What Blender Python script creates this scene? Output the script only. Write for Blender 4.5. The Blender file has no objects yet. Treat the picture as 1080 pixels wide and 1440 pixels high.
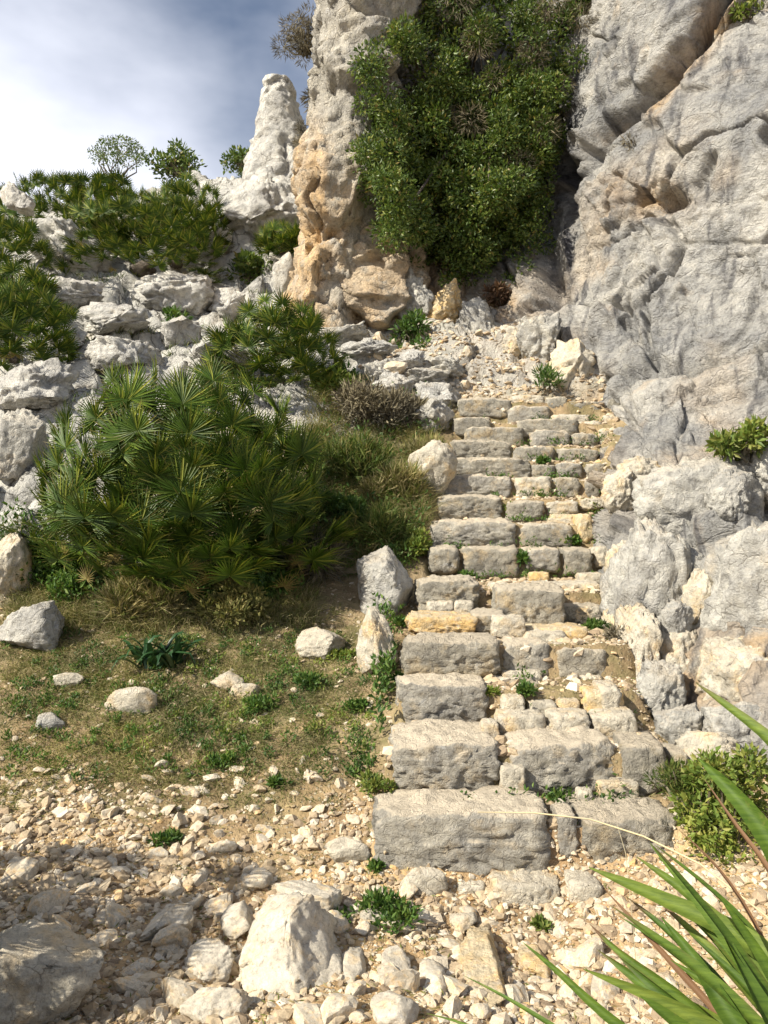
import bpy, bmesh, math, random
import numpy as np
from mathutils import Vector, Matrix, Euler
SC = bpy.context.scene
COL = SC.collection
R = math.radians

# ------------------------------------------------------------------ camera, sky, sun, exposure
CAMZ, FPX = 1.6, 1120.0
cd = bpy.data.cameras.new('camera'); cam = bpy.data.objects.new('camera', cd); COL.objects.link(cam)
cam.location = (0, 0, CAMZ); cam.rotation_euler = (R(90), 0, 0)
cd.sensor_fit = 'VERTICAL'; cd.sensor_height = 36; cd.sensor_width = 27; cd.lens = 28
cd.clip_start = 0.05; cd.clip_end = 2000
SC.camera = cam
SC.render.resolution_x = 768; SC.render.resolution_y = 1024

SUN = Vector((-0.68, -0.43, 0.66)).normalized()
world = bpy.data.worlds.new('World'); SC.world = world; world.use_nodes = True
wn, wl = world.node_tree.nodes, world.node_tree.links
bg = wn['Background']; bg.inputs['Strength'].default_value = 0.060
sky = wn.new('ShaderNodeTexSky'); sky.sky_type = 'NISHITA'; sky.sun_disc = False
sky.sun_elevation = math.asin(SUN.z); sky.sun_rotation = math.atan2(SUN.x, SUN.y)
sky.air_density = 1.0; sky.dust_density = 0.6; sky.ozone_density = 1.6
tc = wn.new('ShaderNodeTexCoord')
mp = wn.new('ShaderNodeMapping'); mp.inputs['Scale'].default_value = (1.1, 1.1, 2.2); mp.inputs['Location'].default_value = (0.35, 0.1, 0.32)
cn = wn.new('ShaderNodeTexNoise'); cn.inputs['Scale'].default_value = 1.5; cn.inputs['Detail'].default_value = 6; cn.inputs['Roughness'].default_value = 0.5
cr = wn.new('ShaderNodeValToRGB'); cr.color_ramp.elements[0].position = 0.38; cr.color_ramp.elements[1].position = 0.74
sep = wn.new('ShaderNodeSeparateXYZ')
hz = wn.new('ShaderNodeMapRange'); hz.inputs['From Min'].default_value = 0.50; hz.inputs['From Max'].default_value = 0.12
hz.inputs['To Min'].default_value = 0.0; hz.inputs['To Max'].default_value = 0.75
ad = wn.new('ShaderNodeMath'); ad.operation = 'ADD'; ad.use_clamp = True
mx = wn.new('ShaderNodeMix'); mx.data_type = 'RGBA'; mx.inputs['B'].default_value = (12.0, 12.3, 13.6, 1)
wl.new(tc.outputs['Generated'], mp.inputs['Vector']); wl.new(mp.outputs['Vector'], cn.inputs['Vector'])
wl.new(cn.outputs['Fac'], cr.inputs['Fac']); wl.new(tc.outputs['Generated'], sep.inputs[0]); wl.new(sep.outputs['Z'], hz.inputs['Value'])
wl.new(cr.outputs['Color'], ad.inputs[0]); wl.new(hz.outputs['Result'], ad.inputs[1])
hx_ = wn.new('ShaderNodeMapRange'); hx_.inputs['From Min'].default_value = -0.16; hx_.inputs['From Max'].default_value = -0.40
hx_.inputs['To Min'].default_value = -0.22; hx_.inputs['To Max'].default_value = 0.40
wl.new(sep.outputs['X'], hx_.inputs['Value']); ad2 = wn.new('ShaderNodeMath'); ad2.operation = 'ADD'; ad2.use_clamp = True
wl.new(ad.outputs[0], ad2.inputs[0]); wl.new(hx_.outputs['Result'], ad2.inputs[1])
wl.new(ad2.outputs[0], mx.inputs['Factor']); wl.new(sky.outputs['Color'], mx.inputs['A'])
wl.new(mx.outputs['Result'], bg.inputs['Color'])

sl = bpy.data.lights.new('sun', 'SUN'); sl.energy = 5.0; sl.angle = R(0.5); sl.color = (1.0, 0.93, 0.80)
so = bpy.data.objects.new('sun', sl); COL.objects.link(so); so.location = (-20, -12, 20)
so.rotation_euler = SUN.to_track_quat('Z', 'Y').to_euler()
SC.view_settings.view_transform = 'Standard'; SC.view_settings.look = 'None'
SC.view_settings.exposure = 0.74; SC.view_settings.gamma = 1.0; SC.view_settings.use_curve_mapping = False

def at(u, v, Y):
    "point at forward distance Y seen in direction (u, v) of the photograph"
    return np.array([(u - 540) / FPX * Y, Y, CAMZ + (720 - v) / FPX * Y])

# ------------------------------------------------------------------ noise
def h3(ix, iy, iz, s):
    with np.errstate(over='ignore'):
        h = (ix.astype(np.uint32) * np.uint32(374761393) + iy.astype(np.uint32) * np.uint32(668265263)
             + iz.astype(np.uint32) * np.uint32(2147483647) + np.uint32((s * 974634777) & 0xffffffff))
        h = (h ^ (h >> np.uint32(13))) * np.uint32(1274126177)
        h = (h ^ (h >> np.uint32(15))) * np.uint32(2246822519)
        h = h ^ (h >> np.uint32(16))
    return h.astype(np.float64) / 4294967295.0
def vnoise(p, s=0):
    i = np.floor(p).astype(np.int64); f = p - i; f = f * f * f * (f * (f * 6 - 15) + 10)
    r = 0
    for a in (0, 1):
        for b in (0, 1):
            for c in (0, 1):
                w = (f[:, 0] if a else 1 - f[:, 0]) * (f[:, 1] if b else 1 - f[:, 1]) * (f[:, 2] if c else 1 - f[:, 2])
                r = r + w * h3(i[:, 0] + a, i[:, 1] + b, i[:, 2] + c, s)
    return r * 2 - 1
def fbm(p, o=4, s=0, g=0.5, ridge=False):
    r, A = 0, 1.0
    for k in range(o):
        n = vnoise(p * (2.03 ** k) + 17.3 * k, s + k)
        if ridge: n = 1 - 2 * np.abs(n)
        r = r + A * n; A *= g
    return r
def cells(p, s=0):
    "nearest and second nearest feature point: distances, facet value, cell random"
    i = np.floor(p).astype(np.int64)
    f1 = np.full(len(p), 9.0); f2 = f1.copy(); fv = np.zeros(len(p)); cr_ = np.zeros(len(p))
    for a in (-1, 0, 1):
        for b in (-1, 0, 1):
            for c in (-1, 0, 1):
                x, y, z = i[:, 0] + a, i[:, 1] + b, i[:, 2] + c
                q = np.stack([x + h3(x, y, z, s), y + h3(x, y, z, s + 1), z + h3(x, y, z, s + 2)], 1)
                d = np.linalg.norm(p - q, axis=1)
                n = np.stack([h3(x, y, z, s + 3), h3(x, y, z, s + 4), h3(x, y, z, s + 5)], 1) * 2 - 1
                v = ((p - q) * n).sum(1); rr = h3(x, y, z, s + 6)
                m = d < f1
                f2 = np.where(m, f1, np.minimum(f2, d))
                fv = np.where(m, v, fv); cr_ = np.where(m, rr, cr_); f1 = np.where(m, d, f1)
    return f1, f2, (fv + (cr_ - .3) * .55) * sstep(0, .09, f2 - f1), cr_
def sstep(a, b, x):
    t = np.clip((x - a) / (b - a), 0, 1); return t * t * (3 - 2 * t)

# ------------------------------------------------------------------ mesh helpers
def mesh_np(name, V, F, mats=None, smooth=True, midx=None, attrs=None):
    me = bpy.data.meshes.new(name); V = np.asarray(V, np.float32); F = np.asarray(F, np.int32)
    n, k = F.shape
    me.vertices.add(len(V)); me.vertices.foreach_set('co', V.ravel())
    me.loops.add(n * k); me.loops.foreach_set('vertex_index', F.ravel())
    me.polygons.add(n); me.polygons.foreach_set('loop_start', np.arange(0, n * k, k, dtype=np.int32))
    try: me.polygons.foreach_set('loop_total', np.full(n, k, np.int32))
    except Exception: pass
    me.polygons.foreach_set('use_smooth', np.full(n, smooth))
    for m in (mats if isinstance(mats, (list, tuple)) else [mats]):
        if m: me.materials.append(m)
    if midx is not None: me.polygons.foreach_set('material_index', np.asarray(midx, np.int32))
    for a, val in (attrs or {}).items():
        at_ = me.attributes.new(a, 'FLOAT', 'POINT'); at_.data.foreach_set('value', np.asarray(val, np.float32))
    me.update(calc_edges=True); return me
def link(name, me, parent=None, loc=None, rot=None, label=None, cat=None, group=None, kind=None):
    o = bpy.data.objects.new(name, me); COL.objects.link(o)
    if parent: o.parent = parent
    if loc is not None: o.location = Vector([float(c) for c in loc])
    if rot is not None: o.rotation_euler = rot
    if label: o['label'] = label
    if cat: o['category'] = cat
    if group: o['group'] = group
    if kind: o['kind'] = kind
    return o
ICO = {}
def ico(s):
    if s not in ICO:
        bm = bmesh.new(); bmesh.ops.create_icosphere(bm, subdivisions=s, radius=1)
        ICO[s] = (np.array([v.co[:] for v in bm.verts]), np.array([[v.index for v in f.verts] for f in bm.faces])); bm.free()
    return ICO[s]
def rot_np(e): return np.array(Euler(e).to_matrix())
def rock_np(seed, sub=4, dims=(1, 1, 1), cuts=10, rough=0.05, box=0, rot=(0, 0, 0), nscale=1.0, dmin=0.5, layers=0):
    "faceted weathered stone: half sizes dims, returns verts and faces"
    rg = np.random.RandomState(seed); V, F = ico(sub); p = V.copy()
    if box: p = p / ((np.abs(p) ** box).sum(1) ** (1.0 / box))[:, None]
    for k in range(cuts):
        n = rg.normal(size=3); n /= np.linalg.norm(n)
        ext = np.abs(p @ n).max(); d = ext * rg.uniform(dmin + (.22 if box else 0), 0.97)
        pr = p @ n; m = pr > d; p[m] -= np.outer((pr[m] - d) * 0.94, n)
    dims = np.array(dims, float); p = p * dims
    sc = nscale / max(dims.max(), .02); q = p * sc + seed * 3.71
    amp = rough * float(np.prod(dims) ** (1 / 3.))
    nv = p / dims ** 2; nv /= np.linalg.norm(nv, axis=1)[:, None] + 1e-9
    d = fbm(q * 1.6, 3, seed) * .4 * amp
    if sub >= 3:
        d += fbm(q * 6, 4 if sub > 4 else 3, seed + 5, .6, True) * .42 * amp
        f1, f2, fv, c_ = cells(q * 2.2, seed)
        d += fv * amp * 1.3 - np.exp(-((f2 - f1) / .04) ** 2) * amp * .4
        g1, g2, gv, c_ = cells(q * 5.5, seed + 50); d += gv * amp * .75 - np.exp(-((g2 - g1) / .05) ** 2) * amp * .08
        if layers: d += np.sin(q[:, 2] * layers + fbm(q * 1.3, 2, seed) * 2) * amp * .8
    p = p + nv * d[:, None]
    return p @ rot_np(rot).T, F
def tube(pts, rads, n=6):
    pts = np.asarray(pts, float); V, F = [], []
    up = np.array([0.1, 0.2, 1.0])
    for i, p in enumerate(pts):
        t = pts[min(i + 1, len(pts) - 1)] - pts[max(i - 1, 0)]; t /= np.linalg.norm(t) + 1e-9
        a = np.cross(t, up); a /= np.linalg.norm(a) + 1e-9; b = np.cross(t, a)
        for k in range(n):
            an = 2 * math.pi * k / n; V.append(p + (a * math.cos(an) + b * math.sin(an)) * rads[i])
    for i in range(len(pts) - 1):
        for k in range(n):
            F.append([i * n + k, i * n + (k + 1) % n, (i + 1) * n + (k + 1) % n, (i + 1) * n + k])
    return np.array(V), np.array(F)
def cat_(parts):
    Vs, Fs, off = [], [], 0
    for V, F in parts: Vs.append(V); Fs.append(np.asarray(F) + off); off += len(V)
    return np.concatenate(Vs), np.concatenate(Fs)

# ------------------------------------------------------------------ materials
class NT:
    def __init__(s, name):
        s.m = bpy.data.materials.new(name); s.m.use_nodes = True; s.t = s.m.node_tree; s.b = s.t.nodes['Principled BSDF']
        s.out = s.t.nodes['Material Output']
    def n(s, t, **kw):
        nd = s.t.nodes.new(t)
        for k, v in kw.items():
            if hasattr(nd, k) and not k.startswith('i_'): setattr(nd, k, v)
            else: nd.inputs[k[2:].replace('_', ' ')].default_value = v
        return nd
    def l(s, a, b): s.t.links.new(a, b)
    def noise(s, vec, scale, detail=4, rough=.55, dist=0):
        nd = s.n('ShaderNodeTexNoise'); nd.inputs['Scale'].default_value = scale; nd.inputs['Detail'].default_value = detail
        nd.inputs['Roughness'].default_value = rough; nd.inputs['Distortion'].default_value = dist
        if vec is not None: s.l(vec, nd.inputs['Vector'])
        return nd.outputs['Fac']
    def ramp(s, fac, stops):
        nd = s.n('ShaderNodeValToRGB'); e = nd.color_ramp.elements
        while len(e) < len(stops): e.new(0.5)
        for i, (p, c) in enumerate(stops):
            e[i].position = p; e[i].color = (*c, 1) if isinstance(c, tuple) else (c, c, c, 1)
        s.l(fac, nd.inputs['Fac']); return nd.outputs['Color']
    def mix(s, fac, a, b, mode='MIX'):
        nd = s.n('ShaderNodeMix', data_type='RGBA', blend_type=mode)
        for k, v in (('Factor', fac), ('A', a), ('B', b)):
            i = nd.inputs[k]
            if isinstance(v, tuple): i.default_value = (*v, 1)
            elif isinstance(v, (int, float)): i.default_value = v
            else: s.l(v, i)
        return nd.outputs['Result']
    def math(s, op, a, b=0.0, clamp=False):
        nd = s.n('ShaderNodeMath', operation=op, use_clamp=clamp)
        for i, v in enumerate((a, b)):
            if isinstance(v, (int, float)): nd.inputs[i].default_value = v
            else: s.l(v, nd.inputs[i])
        return nd.outputs[0]
    def attr(s, name):
        nd = s.n('ShaderNodeAttribute'); nd.attribute_name = name; return nd.outputs['Fac']
    def rgbmul(s, c, f): return s.mix(1.0, c, f, 'MULTIPLY')

def limestone(name, grey=(.30, .29, .27), light=(.48, .46, .41), warm=(.52, .40, .24), wamt=0.25, scale=1.0, stretch=None, dust=.35, worldspace=False, lichen=.5, bump=1.0):
    N = NT(name)
    if worldspace: vec = N.n('ShaderNodeNewGeometry').outputs['Position']
    else:
        tcn = N.n('ShaderNodeTexCoord'); oi = N.n('ShaderNodeObjectInfo')
        va = N.n('ShaderNodeVectorMath', operation='ADD'); N.l(tcn.outputs['Object'], va.inputs[0])
        k = N.math('MULTIPLY', oi.outputs['Random'], 40.0); N.l(k, va.inputs[1]); vec = va.outputs[0]
    if stretch:
        mpn = N.n('ShaderNodeMapping'); mpn.inputs['Rotation'].default_value = stretch[0]; mpn.inputs['Scale'].default_value = stretch[1]
        N.l(vec, mpn.inputs['Vector']); svec = mpn.outputs['Vector']
    else: svec = vec
    n1 = N.noise(svec, 1.6 * scale, 5, .6, .3)
    base = N.ramp(n1, [(.36, grey), (.50, tuple((a + b) / 2 for a, b in zip(grey, light))), (.62, light)])
    n2 = N.noise(vec, 2.3 * scale, 5, .62)
    wm = N.ramp(n2, [(.60 - .25 * wamt, 0.0), (.78 - .25 * wamt, 1.0)])
    wm = N.math('MULTIPLY', wm, min(1, .35 + wamt))
    wm = N.math('ADD', wm, N.math('MULTIPLY', N.attr('warm'), N.ramp(n2, [(.25, .35), (.6, 1.0)])), True)
    n5 = N.noise(vec, 5 * scale, 4, .6)
    wcol = N.ramp(n5, [(.35, warm), (.52, tuple(min(1, c * 1.12) for c in warm)), (.68, (.56, .50, .40))])
    base = N.mix(wm, base, wcol)
    # weathering: vein and blotch pattern
    n3 = N.noise(svec, 9 * scale, 6, .68, .4)
    base = N.mix(.75, base, N.ramp(n3, [(.32, (.45, .44, .43)), (.47, (.95, .95, .95)), (.68, (1.25, 1.23, 1.18))]), 'MULTIPLY')
    n4 = N.noise(vec, 45 * scale, 4, .7)
    base = N.mix(.6, base, N.ramp(n4, [(.32, (.6, .6, .6)), (.52, (1, 1, 1)), (.72, (1.15, 1.15, 1.12))]), 'MULTIPLY')
    lm = N.ramp(N.noise(vec, 6.5 * scale, 6, .75), [(.60, 0.0), (.70, lichen)])
    base = N.mix(lm, base, (.13, .13, .125))
    lw = N.ramp(N.noise(svec, 4.1 * scale, 6, .7, .5), [(.60, 0.0), (.70, .6)])
    base = N.mix(lw, base, (.58, .57, .54))
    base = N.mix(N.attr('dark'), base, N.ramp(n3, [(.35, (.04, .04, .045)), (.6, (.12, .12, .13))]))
    if dust:
        g = N.n('ShaderNodeNewGeometry'); sx = N.n('ShaderNodeSeparateXYZ'); N.l(g.outputs['Normal'], sx.inputs[0])
        dm = N.ramp(N.math('ADD', sx.outputs['Z'], N.math('MULTIPLY', N.math('SUBTRACT', n3, .5), .5)), [(.55, 0.0), (.85, dust)])
        base = N.mix(dm, base, (.58, .50, .38))
    # relief
    vz = N.n('ShaderNodeTexVoronoi', feature='DISTANCE_TO_EDGE'); vz.inputs['Scale'].default_value = 3.2 * scale
    wv = N.n('ShaderNodeVectorMath', operation='ADD'); N.l(svec, wv.inputs[0])
    wn_ = N.n('ShaderNodeTexNoise'); wn_.inputs['Scale'].default_value = 4 * scale; N.l(svec, wn_.inputs['Vector'])
    wsn = N.n('ShaderNodeVectorMath', operation='SCALE'); N.l(wn_.outputs['Color'], wsn.inputs[0]); wsn.inputs['Scale'].default_value = .35 / scale
    N.l(wsn.outputs[0], wv.inputs[1]); N.l(wv.outputs[0], vz.inputs['Vector'])
    crk = N.ramp(vz.outputs['Distance'], [(0.0, 0.0), (.03, 1.0)])
    cm = N.math('MULTIPLY', N.math('SUBTRACT', 1.0, crk), N.ramp(N.noise(vec, 2.7 * scale, 3, .6), [(.55, 0.0), (.66, .6)]))
    base = N.mix(cm, base, (.10, .085, .065))
    N.l(base, N.b.inputs['Base Color']); N.b.inputs['Roughness'].default_value = .93; N.b.inputs['Specular IOR Level'].default_value = .15
    nb = N.noise(svec, 7 * scale, 8, .68, .2); nf = N.noise(vec, 38 * scale, 6, .7)
    h = N.math('ADD', N.math('MULTIPLY', nb, 1.0), N.math('MULTIPLY', nf, .30))
    h = N.math('ADD', h, N.math('MULTIPLY', crk, .10))
    bp = N.n('ShaderNodeBump'); bp.inputs['Strength'].default_value = min(1, .85 * bump); bp.inputs['Distance'].default_value = .11 / scale * bump
    N.l(h, bp.inputs['Height']); N.l(bp.outputs[0], N.b.inputs['Normal'])
    return N.m
M = {}
M['cliff'] = limestone('cliff_limestone', grey=(.31, .31, .305), light=(.54, .52, .475), warm=(.62, .41, .20), wamt=.05, scale=.9, stretch=((0, R(38), R(12)), (.75, 1.0, 1.1)), dust=.10, worldspace=True, lichen=.55, bump=1.2)
M['pillar'] = limestone('orange_limestone', grey=(.40, .38, .34), light=(.63, .59, .50), warm=(.72, .50, .27), wamt=.0, scale=1.1, stretch=((0, 0, 0), (1.0, 1.0, .7)), dust=.05, worldspace=True, lichen=.4, bump=1.4)
M['grey'] = limestone('grey_limestone', grey=(.35, .34, .315), light=(.55, .53, .47), wamt=.15, scale=1.6, dust=.35)
M['hill'] = limestone('pale_limestone', grey=(.42, .41, .385), light=(.62, .60, .545), wamt=.08, scale=1.2, dust=.15, lichen=.4)
M['step'] = limestone('step_limestone', grey=(.28, .265, .235), light=(.43, .40, .335), wamt=.25, scale=3.0, dust=.95, bump=1.1)
M['step_up'] = limestone('upper_step_limestone', grey=(.25, .235, .20), light=(.37, .34, .275), warm=(.46, .34, .18), wamt=.35, scale=3.0, dust=.75, bump=1.1)
M['step_b'] = limestone('worn_step_limestone', grey=(.30, .28, .235), light=(.45, .41, .33), warm=(.50, .38, .21), wamt=.35, scale=2.2, dust=.8, bump=1.2)
M['cream'] = limestone('cream_limestone', grey=(.46, .42, .34), light=(.58, .53, .43), warm=(.60, .43, .22), wamt=.45, scale=2.6, dust=.3, lichen=.2)
M['yellow'] = limestone('yellow_limestone', grey=(.52, .42, .26), light=(.58, .49, .33), warm=(.62, .42, .18), wamt=.7, scale=3.0, dust=.2, lichen=.15)
M['loose'] = limestone('loose_limestone', grey=(.40, .35, .27), light=(.54, .48, .38), warm=(.60, .42, .22), wamt=.5, scale=1.3, dust=.0, lichen=.25, bump=.16)
M['rubble'] = limestone('rubble_limestone', grey=(.42, .38, .31), light=(.56, .51, .42), warm=(.60, .44, .24), wamt=.35, scale=6.0, dust=.1, lichen=.12, bump=.7)

def soil():
    N = NT('stony_soil'); vec = N.n('ShaderNodeNewGeometry').outputs['Position']
    n1 = N.noise(vec, 1.1, 5, .6); n2 = N.noise(vec, 9, 6, .7); n3 = N.noise(vec, 60, 4, .7)
    c = N.ramp(n1, [(.35, (.27, .18, .10)), (.52, (.40, .28, .155)), (.66, (.50, .38, .22))])
    c = N.mix(N.attr('warm'), c, (.50, .34, .17))
    c = N.mix(.8, c, N.ramp(n2, [(.3, (.55, .52, .5)), (.5, (1, 1, 1)), (.72, (1.35, 1.3, 1.2))]), 'MULTIPLY')
    vo = N.n('ShaderNodeTexVoronoi'); vo.inputs['Scale'].default_value = 48; N.l(vec, vo.inputs['Vector'])
    sc = N.n('ShaderNodeSeparateColor'); N.l(vo.outputs['Color'], sc.inputs[0])
    pm = N.math('MULTIPLY', N.ramp(sc.outputs['Red'], [(.52, 0.0), (.56, 1.0)]), N.ramp(vo.outputs['Distance'], [(.30, 1.0), (.42, 0.0)]))
    pm = N.math('MULTIPLY', pm, N.math('SUBTRACT', 1.0, N.math('MULTIPLY', N.attr('green'), .7)))
    pc = N.ramp(sc.outputs['Green'], [(.0, (.42, .36, .27)), (.5, (.54, .47, .35)), (1.0, (.60, .50, .33))])
    c = N.mix(pm, c, pc)
    gm = N.math('MULTIPLY', N.attr('green'), N.ramp(N.noise(vec, 3.2, 6, .7), [(.42, 0.0), (.60, .85)]))
    c = N.mix(N.math('MULTIPLY', N.attr('green'), .6), c, N.ramp(n2, [(.3, (.13, .095, .055)), (.6, (.27, .215, .13))]))
    gc = N.ramp(n2, [(.35, (.09, .09, .035)), (.6, (.20, .18, .085))])
    c = N.mix(gm, c, gc)
    # bare rock on the hillside
    rn = N.noise(vec, 1.5, 6, .65); rc = N.ramp(rn, [(.36, (.42, .41, .38)), (.6, (.62, .60, .54))])
    rc = N.mix(.8, rc, N.ramp(N.noise(vec, 7, 7, .72, .3), [(.3, (.5, .5, .5)), (.5, (1, 1, 1)), (.7, (1.15, 1.15, 1.1))]), 'MULTIPLY')
    rw = N.ramp(N.noise(vec, 1.2, 4, .6), [(.58, 0.0), (.68, .3)]); rc = N.mix(rw, rc, (.40, .31, .19))
    vz = N.n('ShaderNodeTexVoronoi', feature='DISTANCE_TO_EDGE'); vz.inputs['Scale'].default_value = 3.0
    wv = N.n('ShaderNodeVectorMath', operation='ADD'); wq = N.n('ShaderNodeTexNoise'); wq.inputs['Scale'].default_value = 4; wq.inputs['Detail'].default_value = 4; N.l(vec, wq.inputs['Vector'])
    ws = N.n('ShaderNodeVectorMath', operation='SCALE'); N.l(wq.outputs['Color'], ws.inputs[0]); ws.inputs['Scale'].default_value = .5; N.l(vec, wv.inputs[0]); N.l(ws.outputs[0], wv.inputs[1]); N.l(wv.outputs[0], vz.inputs['Vector'])
    ck = N.ramp(vz.outputs['Distance'], [(0.0, 1.0), (.06, 0.0)]); rb = N.noise(vec, 5, 8, .72, .3)
    rc = N.mix(N.math('MULTIPLY', ck, N.ramp(N.noise(vec, 2.5, 3, .6), [(.42, 0.0), (.55, .8)])), rc, (.08, .07, .055))
    rc = N.mix(N.ramp(N.noise(vec, 8, 6, .75), [(.58, 0.0), (.70, .6)]), rc, (.15, .15, .14))
    c = N.mix(N.attr('rock'), c, rc)
    N.l(c, N.b.inputs['Base Color']); N.b.inputs['Roughness'].default_value = .97; N.b.inputs['Specular IOR Level'].default_value = .1
    h = N.math('ADD', N.math('MULTIPLY', n2, .8), N.math('MULTIPLY', n3, .25)); h = N.math('ADD', h, N.math('MULTIPLY', pm, .25)); h = N.math('ADD', h, N.math('MULTIPLY', N.attr('rock'), N.math('SUBTRACT', N.math('MULTIPLY', rb, 3.0), N.math('MULTIPLY', ck, .5))))
    bp = N.n('ShaderNodeBump'); bp.inputs['Strength'].default_value = .9; bp.inputs['Distance'].default_value = .05
    N.l(h, bp.inputs['Height']); N.l(bp.outputs[0], N.b.inputs['Normal']); return N.m
M['soil'] = soil()

def leafmat(name, stops, trans=.3, rough=.5, spec=.35, streak=None):
    N = NT(name); g = N.n('ShaderNodeNewGeometry'); c = N.ramp(g.outputs['Random Per Island'], stops)
    n1 = N.noise(g.outputs['Position'], 2.2, 3, .6)
    c = N.mix(.7, c, N.ramp(n1, [(.35, (.62, .66, .66)), (.65, (1.35, 1.28, 1.0))]), 'MULTIPLY')
    if streak:
        c = N.mix(N.attr('tip'), c, streak)
    N.l(c, N.b.inputs['Base Color']); N.b.inputs['Roughness'].default_value = rough; N.b.inputs['Specular IOR Level'].default_value = spec
    tr = N.n('ShaderNodeBsdfTranslucent'); N.l(N.mix(.5, c, (1.2, 1.25, .5), 'MULTIPLY'), tr.inputs['Color'])
    ms = N.n('ShaderNodeMixShader'); ms.inputs[0].default_value = trans
    N.l(N.b.outputs[0], ms.inputs[1]); N.l(tr.outputs[0], ms.inputs[2]); N.l(ms.outputs[0], N.out.inputs['Surface']); return N.m
M['palm'] = leafmat('palm_green', [(0, (.028, .062, .008)), (.5, (.058, .105, .013)), (.82, (.11, .16, .02)), (1, (.23, .25, .04))], .20, .5, .22, (.22, .17, .06))
M['palm_old'] = leafmat('palm_straw', [(0, (.17, .13, .05)), (.5, (.26, .20, .08)), (1, (.20, .19, .05))], .2, .7, .2, (.30, .22, .10))
M['petiole'] = leafmat('palm_petiole', [(0, (.10, .13, .03)), (1, (.20, .20, .06))], .05, .6)
M['shrub'] = leafmat('shrub_green', [(0, (.04, .075, .016)), (.4, (.075, .125, .024)), (.75, (.12, .175, .034)), (.94, (.20, .23, .055)), (1, (.20, .15, .05))], .28, .45, .4)
M['herb'] = leafmat('herb_green', [(0, (.04, .09, .02)), (.5, (.075, .15, .03)), (1, (.14, .20, .045))], .3, .55)
M['lime'] = leafmat('lime_green', [(0, (.10, .16, .03)), (.5, (.17, .23, .045)), (1, (.27, .27, .07))], .3, .55)
M['squill'] = leafmat('blue_green', [(0, (.016, .048, .018)), (1, (.035, .085, .032))], .15, .35, .5)
M['dry'] = leafmat('dry_grass', [(0, (.19, .16, .075)), (.3, (.29, .25, .13)), (.5, (.42, .36, .21)), (.7, (.17, .18, .06)), (1, (.12, .15, .04))], .2, .8, .1)
M['grass'] = leafmat('green_grass', [(0, (.05, .09, .02)), (.5, (.10, .14, .035)), (.85, (.16, .17, .05)), (1, (.28, .23, .11))], .3, .6, .2)
M['olive'] = leafmat('olive_grass', [(0, (.10, .11, .035)), (.5, (.17, .17, .06)), (.85, (.24, .22, .09)), (1, (.36, .30, .15))], .25, .7, .15)
M['twig'] = leafmat('grey_twigs', [(0, (.10, .085, .065)), (.6, (.17, .15, .11)), (1, (.24, .21, .15))], 0, .9, .1)
M['brown'] = leafmat('brown_leaf', [(0, (.10, .055, .03)), (1, (.16, .09, .05))], .1, .7)
M['bark'] = limestone('bark', grey=(.09, .075, .06), light=(.16, .135, .11), wamt=0, scale=4, dust=0, lichen=.3)

# ------------------------------------------------------------------ staircase levels (front edge y, top z)
ROWS = [(3.48, .264), (3.84, .486), (4.33, .665), (4.66, .872), (5.62, 1.10), (6.43, 1.33), (6.75, 1.56), (7.1, 1.777), (7.4, 1.963), (7.7, 2.15), (8.0, 2.33), (8.3, 2.60), (8.6, 2.86)]
LX = ([3.0, 3.48, 4.6, 6.43, 7.4, 8.6, 9.2], [-.08, -.07, .10, .345, .53, .80, .95])
RX = ([3.0, 3.48, 4.33, 5.75, 7.1, 8.6, 9.2], [1.30, 1.30, 1.33, 1.62, 1.97, 2.40, 2.5])

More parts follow.
